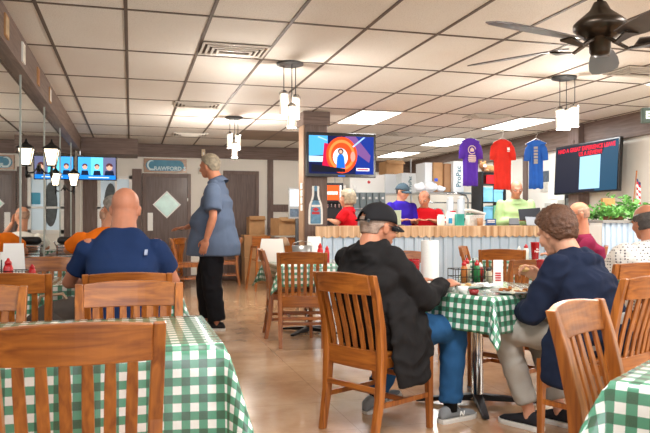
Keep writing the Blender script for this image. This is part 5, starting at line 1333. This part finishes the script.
# --- woman in the navy jacket
loc, rz = pl(cw(1.459, 3.654), 128)
J = seated(lean=.17, w=.18, head_y=.27, head_z=1.10, pitch=-24, yaw=-10)
J.update(pelvis=(0, .03, .56), neck=(0, .18, .975), chest=(0, .10, .81), shl=(-.175, .15, .915), shr=(.175, .16, .915), ell=(-.24, .25, .67), wrl=(-.10, .42, .655), elr=(.25, .28, .74), wrr=(.135, .47, .825), knl=(-.17, .50, .535), anl=(-.12, .36, .10), knr=(.10, .47, .53), anr=(.08, .30, .10))
def hood(b):
    b.loft([((0, .085, .84), (.15, 0, 0), (0, .07, .03)), ((0, .09, .90), (.145, 0, 0), (0, .085, .03)), ((0, .12, .955), (.115, 0, 0), (0, .085, .03)), ((0, .15, .985), (.088, 0, 0), (0, .07, .03))], 24)
    b.tube([(-.12, .16, .965), (-.06, .06, .955), (.06, .06, .955), (.12, .16, .965)], [.03, .036, .036, .03], 12, round_=True)
    b.tube([(-.17, .05, .66), (-.215, .08, .5), (-.235, .10, .30)], [.12, .13, .10], 18, .25, up=(1, 0, 0))
PW, _, _ = person('woman with short brown hair in a navy jacket and light grey trousers, holding a sandwich', loc, rz, J,
       dict(shirt=('navy jacket cloth', '1c2438'), shirt_name='jacket', sleeve='long', sleeve_r=1.2, ease=.028, smooth=14, wrinkle=.018, wfreq=9, bulk=1.10, head=1.1, pants=('light grey trousers', 'a09b93'), shoe=('black sneaker', '2b2a2e'), sole='c9c5c0', crop=.10,
            hair='fluffy', haircol=('brown hair', '5a3822'), hair_t=.020, extra=[hood], collar=False, skin=('fair skin', 'cc9478'), leg=1.0, curl=1.0, hdr=(-.5, .6, .45), hnr=(-.7, -.2, -.3), footl=0, footr=0), vox=.0065, cvox=.009)
c, s_ = math.cos(rz), math.sin(rz)
lp = lambda x, y, z: Vector((loc[0]+c*x-s_*y, loc[1]+s_*x+c*y, z))
b = MB(); b.ell((0, 0, 0), (.045, .035, .018), None, 14, 8); b.ell((0, 0, .014), (.04, .03, .012)); o = b.build('sandwich', BRD, None, True, loc=lp(.085, .535, .875), rz=.4); tag(o, 'piece of sandwich held in the hand of the woman in navy', 'sandwich')
# --- man in the navy T-shirt, back to us
loc, rz = pl(pw(121, 4.15), 97)
J = seated(lean=.10, w=.20, elx=.40, ely=.26, elz=.785, hand_y=.50, hand_z=.79, head_y=.17, head_z=1.235, pitch=-14)
J.update(shl=(-.20, .06, 1.0), shr=(.20, .06, 1.0), wrl=(-.14, .50, .785), wrr=(.16, .50, .785), neck=(0, .09, 1.10), ell=(-.35, .20, .78), elr=(.29, .22, .78))
def pr(P, sh):
    MB().box((.155, -.062, .975), (.018, .006, .04), M=Matrix.Rotation(R(-40), 3, 'X')).build('pale_tab', mat('pale tab', 'aab4cc', .6), sh)
person('bald man in a navy T-shirt seen from behind at the second left table', loc, rz, J,
       dict(shirt=('navy T-shirt cloth', '24375e'), sleeve='short', sleeve_r=1.0, sl=.66, bulk=1.22, ease=.024, smooth=12, collar=False, wrinkle=.012, wfreq=5, arm=1.12, head=1.14, neck_r=.066, pants=('dark trousers', '2c3038'), skin=('pink skin', 'c98668'), collar_h=.018, print=pr), vox=.008, cvox=.01)
# --- man in orange
loc, rz = pl(pw(101, 7.7), 104)
J = seated(lean=.12, w=.2, elx=.36, ely=.2, elz=.80, head_y=.16, head_z=1.27, yaw=30)
J.update(head=(.10, .16, 1.26), neck=(.05, .12, 1.02), elr=(.27, .2, .8))
person('man in an orange shirt with grey hair, half hidden behind the bald man in navy', loc, rz, J,
       dict(shirt=('orange cloth', 'f07a1c'), sleeve='short', sleeve_r=1.25, bulk=1.25, ease=.02, arm=1.15, hair='short', haircol=('grey hair', '8f8a84'), hair_t=.01, pants=('dark trousers', '2c3038'), glasses=True, head=1.1), sc=1.05, vox=.012, cvox=.014)
# --- man in white, seen in the mirror
J = seated(lean=.12, w=.23, elx=.33, ely=.2, elz=.80, head_y=.16, head_z=1.25, yaw=-50)
J.update(wrr=(.14, .26, 1.15), elr=(.3, .3, .9))
person('bald man in a white T-shirt seen in the mirror with a hand by his face', (-.34, 10.5, 0), R(0), J,
       dict(shirt=('white T-shirt cloth', 'e6e3da'), sleeve='short', sleeve_r=1.25, bulk=1.3, ease=.02, head=1.12, arm=1.1, hair='bald', haircol=('clipped grey stubble', 'b08a74'), hair_t=.001, pants=('dark trousers', '2c3038'), hdr=(-.1, .1, 1), hnr=(-1, -.3, 0)), vox=.012, cvox=.014)
# --- standing man
loc, rz = pl(pw(214, 7.5), 172)
J = standing(1.92, .215)
J.update(pelvis=(0, 0, 1.0), chest=(0, -.035, 1.40), neck=(0, -.03, 1.60), head=(0, .055, 1.765), shl=(-.22, -.05, 1.50), shr=(.22, -.02, 1.50), ell=(-.32, -.09, 1.21), wrl=(-.33, -.02, .98), elr=(.32, .12, 1.22), wrr=(.18, .37, 1.10), hipl=(-.10, 0, .98), hipr=(.10, 0, .98), knl=(-.11, -.01, .52), knr=(.11, .13, .52), anl=(-.12, -.07, .10), anr=(.12, .11, .10), pitch=-8, yaw=-14)
def pr(P, sh): MB().box((-.12, .255, 1.40), (.07, .008, .03), M=Matrix.Rotation(R(20), 3, 'Z')).build('name_badge', PAPER, sh)
person('large grey haired man standing in a grey blue shirt and black trousers', loc, rz, J,
       dict(shirt=('grey blue shirt cloth', '5c6a82'), sleeve='short', sleeve_r=1.3, bulk=1.25, belly=1.42, ease=.02, hem=.80, wrinkle=.009, wfreq=5, arm=1.15, pants=('black trousers', '1c1c20'), leg=1.5, hair='short', haircol=('ash brown hair', '8a7f6c'), hair_t=.014,
            head=1.08, neck_r=.066, collar_h=.035, skin=('ruddy skin', 'bd7e60'), hand=1.1, curl=.3, hdr=(-.1, 1, -.1), hnr=(-.2, 0, -1), hnl=(1, 0, 0), shoe=('dark shoe', '2a2a2c'), sole='3a3a3c', print=pr), vox=.009, cvox=.012)
# --- man in maroon
loc, rz = pl(pw(593, 7.5), 165)
J = seated(lean=.10, w=.21, head_y=.15, head_z=1.245, pitch=-12, yaw=10)
person('bald man with glasses in a maroon shirt, seated near the counter', loc, rz, J,
       dict(shirt=('maroon cloth', '7c1f3f'), sleeve='short', sleeve_r=1.2, bulk=1.2, ease=.02, arm=1.1, head=1.13, hair='bald', haircol=('clipped grey stubble', 'b08a74'), hair_t=.002, pants=('dark trousers', '2c3038'), glasses=True, skin=('pink skin', 'c98668'), collar_h=.035), vox=.010, cvox=.012)
# --- person in dotted shirt
def dotmat():
    m = bpy.data.materials.new('dotted cloth'); m.use_nodes = True; nt = m.node_tree; b = nt.nodes['Principled BSDF']; b.inputs['Roughness'].default_value = .85
    tc = nt.nodes.new('ShaderNodeTexCoord'); vo = nt.nodes.new('ShaderNodeTexVoronoi'); vo.inputs['Scale'].default_value = 48; vo.inputs['Randomness'].default_value = .12
    nt.links.new(tc.outputs['Object'], vo.inputs['Vector'])
    c = mixc(nt, mathn(nt, 'LESS_THAN', vo.outputs['Distance'], .30), lin('e6e2da'), lin('4a4650')); nt.links.new(c, b.inputs['Base Color']); return m
loc, rz = pl(pw(660, 4.85), 100)
J = seated(lean=.10, w=.225, head_y=.16, head_z=1.155, pitch=-14, yaw=5)
J.update(neck=(0, .10, 1.0), shl=(-.23, .06, .945), shr=(.23, .06, .945))
person('person in a white dotted shirt with dark hair around a bald crown, back to us', loc, rz, J,
       dict(shirt=('dotted', 'ffffff'), shirt_mat=dotmat(), sleeve='short', sleeve_r=1.25, bulk=1.3, ease=.02, arm=1.15, head=1.08, hair='bald', haircol=('dark grey hair', '4c4642'), hair_t=.012, hair_lo=-.088, pants=('dark trousers', '2c3038'), skin=('ruddy skin', 'bd7e60'), collar_h=.02), vox=.008, cvox=.010)
# --- staff behind the counter
def staff(lab, px, Z, deg, h, C, yaw=0, pitch=-10, elz=1.15, hy=.24, w=.2, lean=.0):
    loc, rz = pl(yw(px, 9.93), deg); J = standing(h, w, yaw, pitch); k = h/1.75
    for q in ('neck', 'shl', 'shr', 'head', 'chest'): v = list(J[q]); v[1] += lean*(1.4 if q == 'head' else (.5 if q == 'chest' else 1)); v[2] -= lean*.25; J[q] = tuple(v)
    J.update(wrl=(-.12, hy, elz+.04), wrr=(.12, hy, elz+.04), ell=(-w-.05, .1, elz), elr=(w+.05, .1, elz))
    return person(lab, loc, rz, J, C, vox=.012, cvox=.014)
def chest_print(m, w=.1, x=0, z=1.3, y=.15):
    def f(P, sh):
        for k in range(3): MB().bx(x-w/2+.01*k, x+w/2-.01*k, y, y+.012, z-.035*k, z-.035*k+.018).build('print_line', m, sh)
    return f
staff('grey blonde haired woman in a red shirt behind the counter by the drink dispenser', 348, 10.3, 165, 1.62, dict(shirt=('red polo cloth', 'c0141e'), sleeve='short', sleeve_r=1.15, bulk=1.1, hair='bob', haircol=('grey blonde hair', '9c8c72'), hair_t=.022, head=1.08, pants=('dark trousers', '2c3038')), pitch=-4)
staff('person in a dark cap and purple shirt leaning over the counter', 399.5, 10.3, -62, 1.76, dict(shirt=('purple cloth', '36229c'), sleeve='short', sleeve_r=1.15, bulk=1.1, cap=('slate cap cloth', '44545e'), hair='short', haircol=('dark grey hair', '4c4642'), hair_t=.006, head=1.05, pants=('dark trousers', '2c3038'), glasses=True, print=chest_print(mat('pink print', 'd8a8c8', .7), .12, .08, 1.27, .14)), yaw=20, pitch=-14, lean=.05)
staff('balding older man in a red T-shirt behind the counter beside the capped one', 424, 10.15, -98, 1.64, dict(shirt=('red polo cloth', 'c0141e'), sleeve='short', sleeve_r=1.2, bulk=1.15, hair='bald', haircol=('brown grey hair', '75604e'), hair_t=.008, head=1.1, skin=('ruddy skin', 'bd7e60'), pants=('dark trousers', '2c3038'), print=chest_print(PAPER, .1, -.0, 1.17, .155)), yaw=-14, pitch=-20, w=.22, lean=.06)
staff('bald man with glasses in a pale green shirt working at the till', 514, 10.5, -88, 1.83, dict(shirt=('pale green cloth', 'b2d092'), sleeve='long', sleeve_r=1.25, bulk=1.35, belly=1.15, head=1.2, skin=('pink skin', 'c98668'), pants=('dark trousers', '2c3038'), glasses=True), yaw=-4, pitch=-16, w=.24, lean=.08)
# ================================================================ LIGHT AND CAMERA
def area(n, loc, sx, sy, power, col, rot=(0, 0, 0)):
    l = bpy.data.lights.new(n, 'AREA'); l.shape = 'RECTANGLE'; l.size = sx; l.size_y = sy; l.energy = power; l.color = col
    o = bpy.data.objects.new(n, l); o.location = loc; o.rotation_euler = rot; COL.objects.link(o); return o
def point(n, loc, power, col, r=.05):
    l = bpy.data.lights.new(n, 'POINT'); l.energy = power; l.color = col; l.shadow_soft_size = r
    o = bpy.data.objects.new(n, l); o.location = loc; COL.objects.link(o); return o
FC = (.97, .98, 1)
for i, (kx, ky) in enumerate(((5, 3), (9, 3), (9, 5), (9, 7))):
    area('troffer_light', (X(kx)+.305, Y(ky)+.617, CT-.03), .55, 1.15, 26 if ky == 3 else 12, (.93, .97, 1))
# extra troffers added out of view to light the near room
for kx, ky in ((1, -3), (5, -3), (9, -3), (9, 0)):
    troffer(X(kx), Y(ky), 'added ceiling light panel out of view over the %s' % {(1, -3): 'left tables', (5, -3): 'middle aisle', (9, -3): 'right wall', (9, 0): 'right side of the room'}[(kx, ky)])
    area('troffer_light', (X(kx)+.305, Y(ky)+.617, CT-.03), .55, 1.15, 36, FC)  # lamp of the added panel, out of view
for px, py, pwr in ((290, 63, 36), (234, 117, 68), (564, 77, 32)):
    c = cpos(px, py); point('pendant_light', (c.x, c.y, CT-.62), pwr, (1, .93, .84), .06)
for y, z in ((7.7, 1.86), (10.6, 1.80)): point('lantern_light', (XL+.14, y, z), 3, (1, .85, .66), .04)
# world daylight enters through the unseen front, left open for it behind the viewpoint
w = bpy.data.worlds.new('world'); S.world = w; w.use_nodes = True
bg = w.node_tree.nodes['Background']; bg.inputs[0].default_value = (.88, .94, 1, 1); bg.inputs[1].default_value = 1.1
area('front_fill_light', ((XL+XR)/2, YF+.1, 1.45), 7.0, 2.2, 70, (.95, .97, 1), (R(-90), 0, R(180)))  # unseen area lamp added to strengthen daylight from the front
# storefront mullions
for i, x in enumerate((XL, 1.0, 3.0, 5.0, XR)): struct(MB().bx(x-.04, x+.04, YF-.1, YF, 0, CT).build('window_%d' % (i+2), DARKG))
cam = bpy.data.cameras.new('camera'); co = bpy.data.objects.new('camera', cam); COL.objects.link(co)
cam.sensor_width = 36; cam.lens = 36*F/650; cam.shift_y = 6.5/650; cam.clip_start = .05
co.location = (0, 0, HC); co.rotation_euler = (R(90), 0, -TH); S.camera = co
cam.dof.use_dof = True; cam.dof.focus_distance = 5.2; cam.dof.aperture_fstop = 11
S.view_settings.view_transform = 'Standard'; S.view_settings.look = 'None'; S.view_settings.gamma = 1; S.view_settings.exposure = .82
S.cycles.use_denoising = True; S.cycles.max_bounces = 8; S.cycles.sample_clamp_indirect = 6
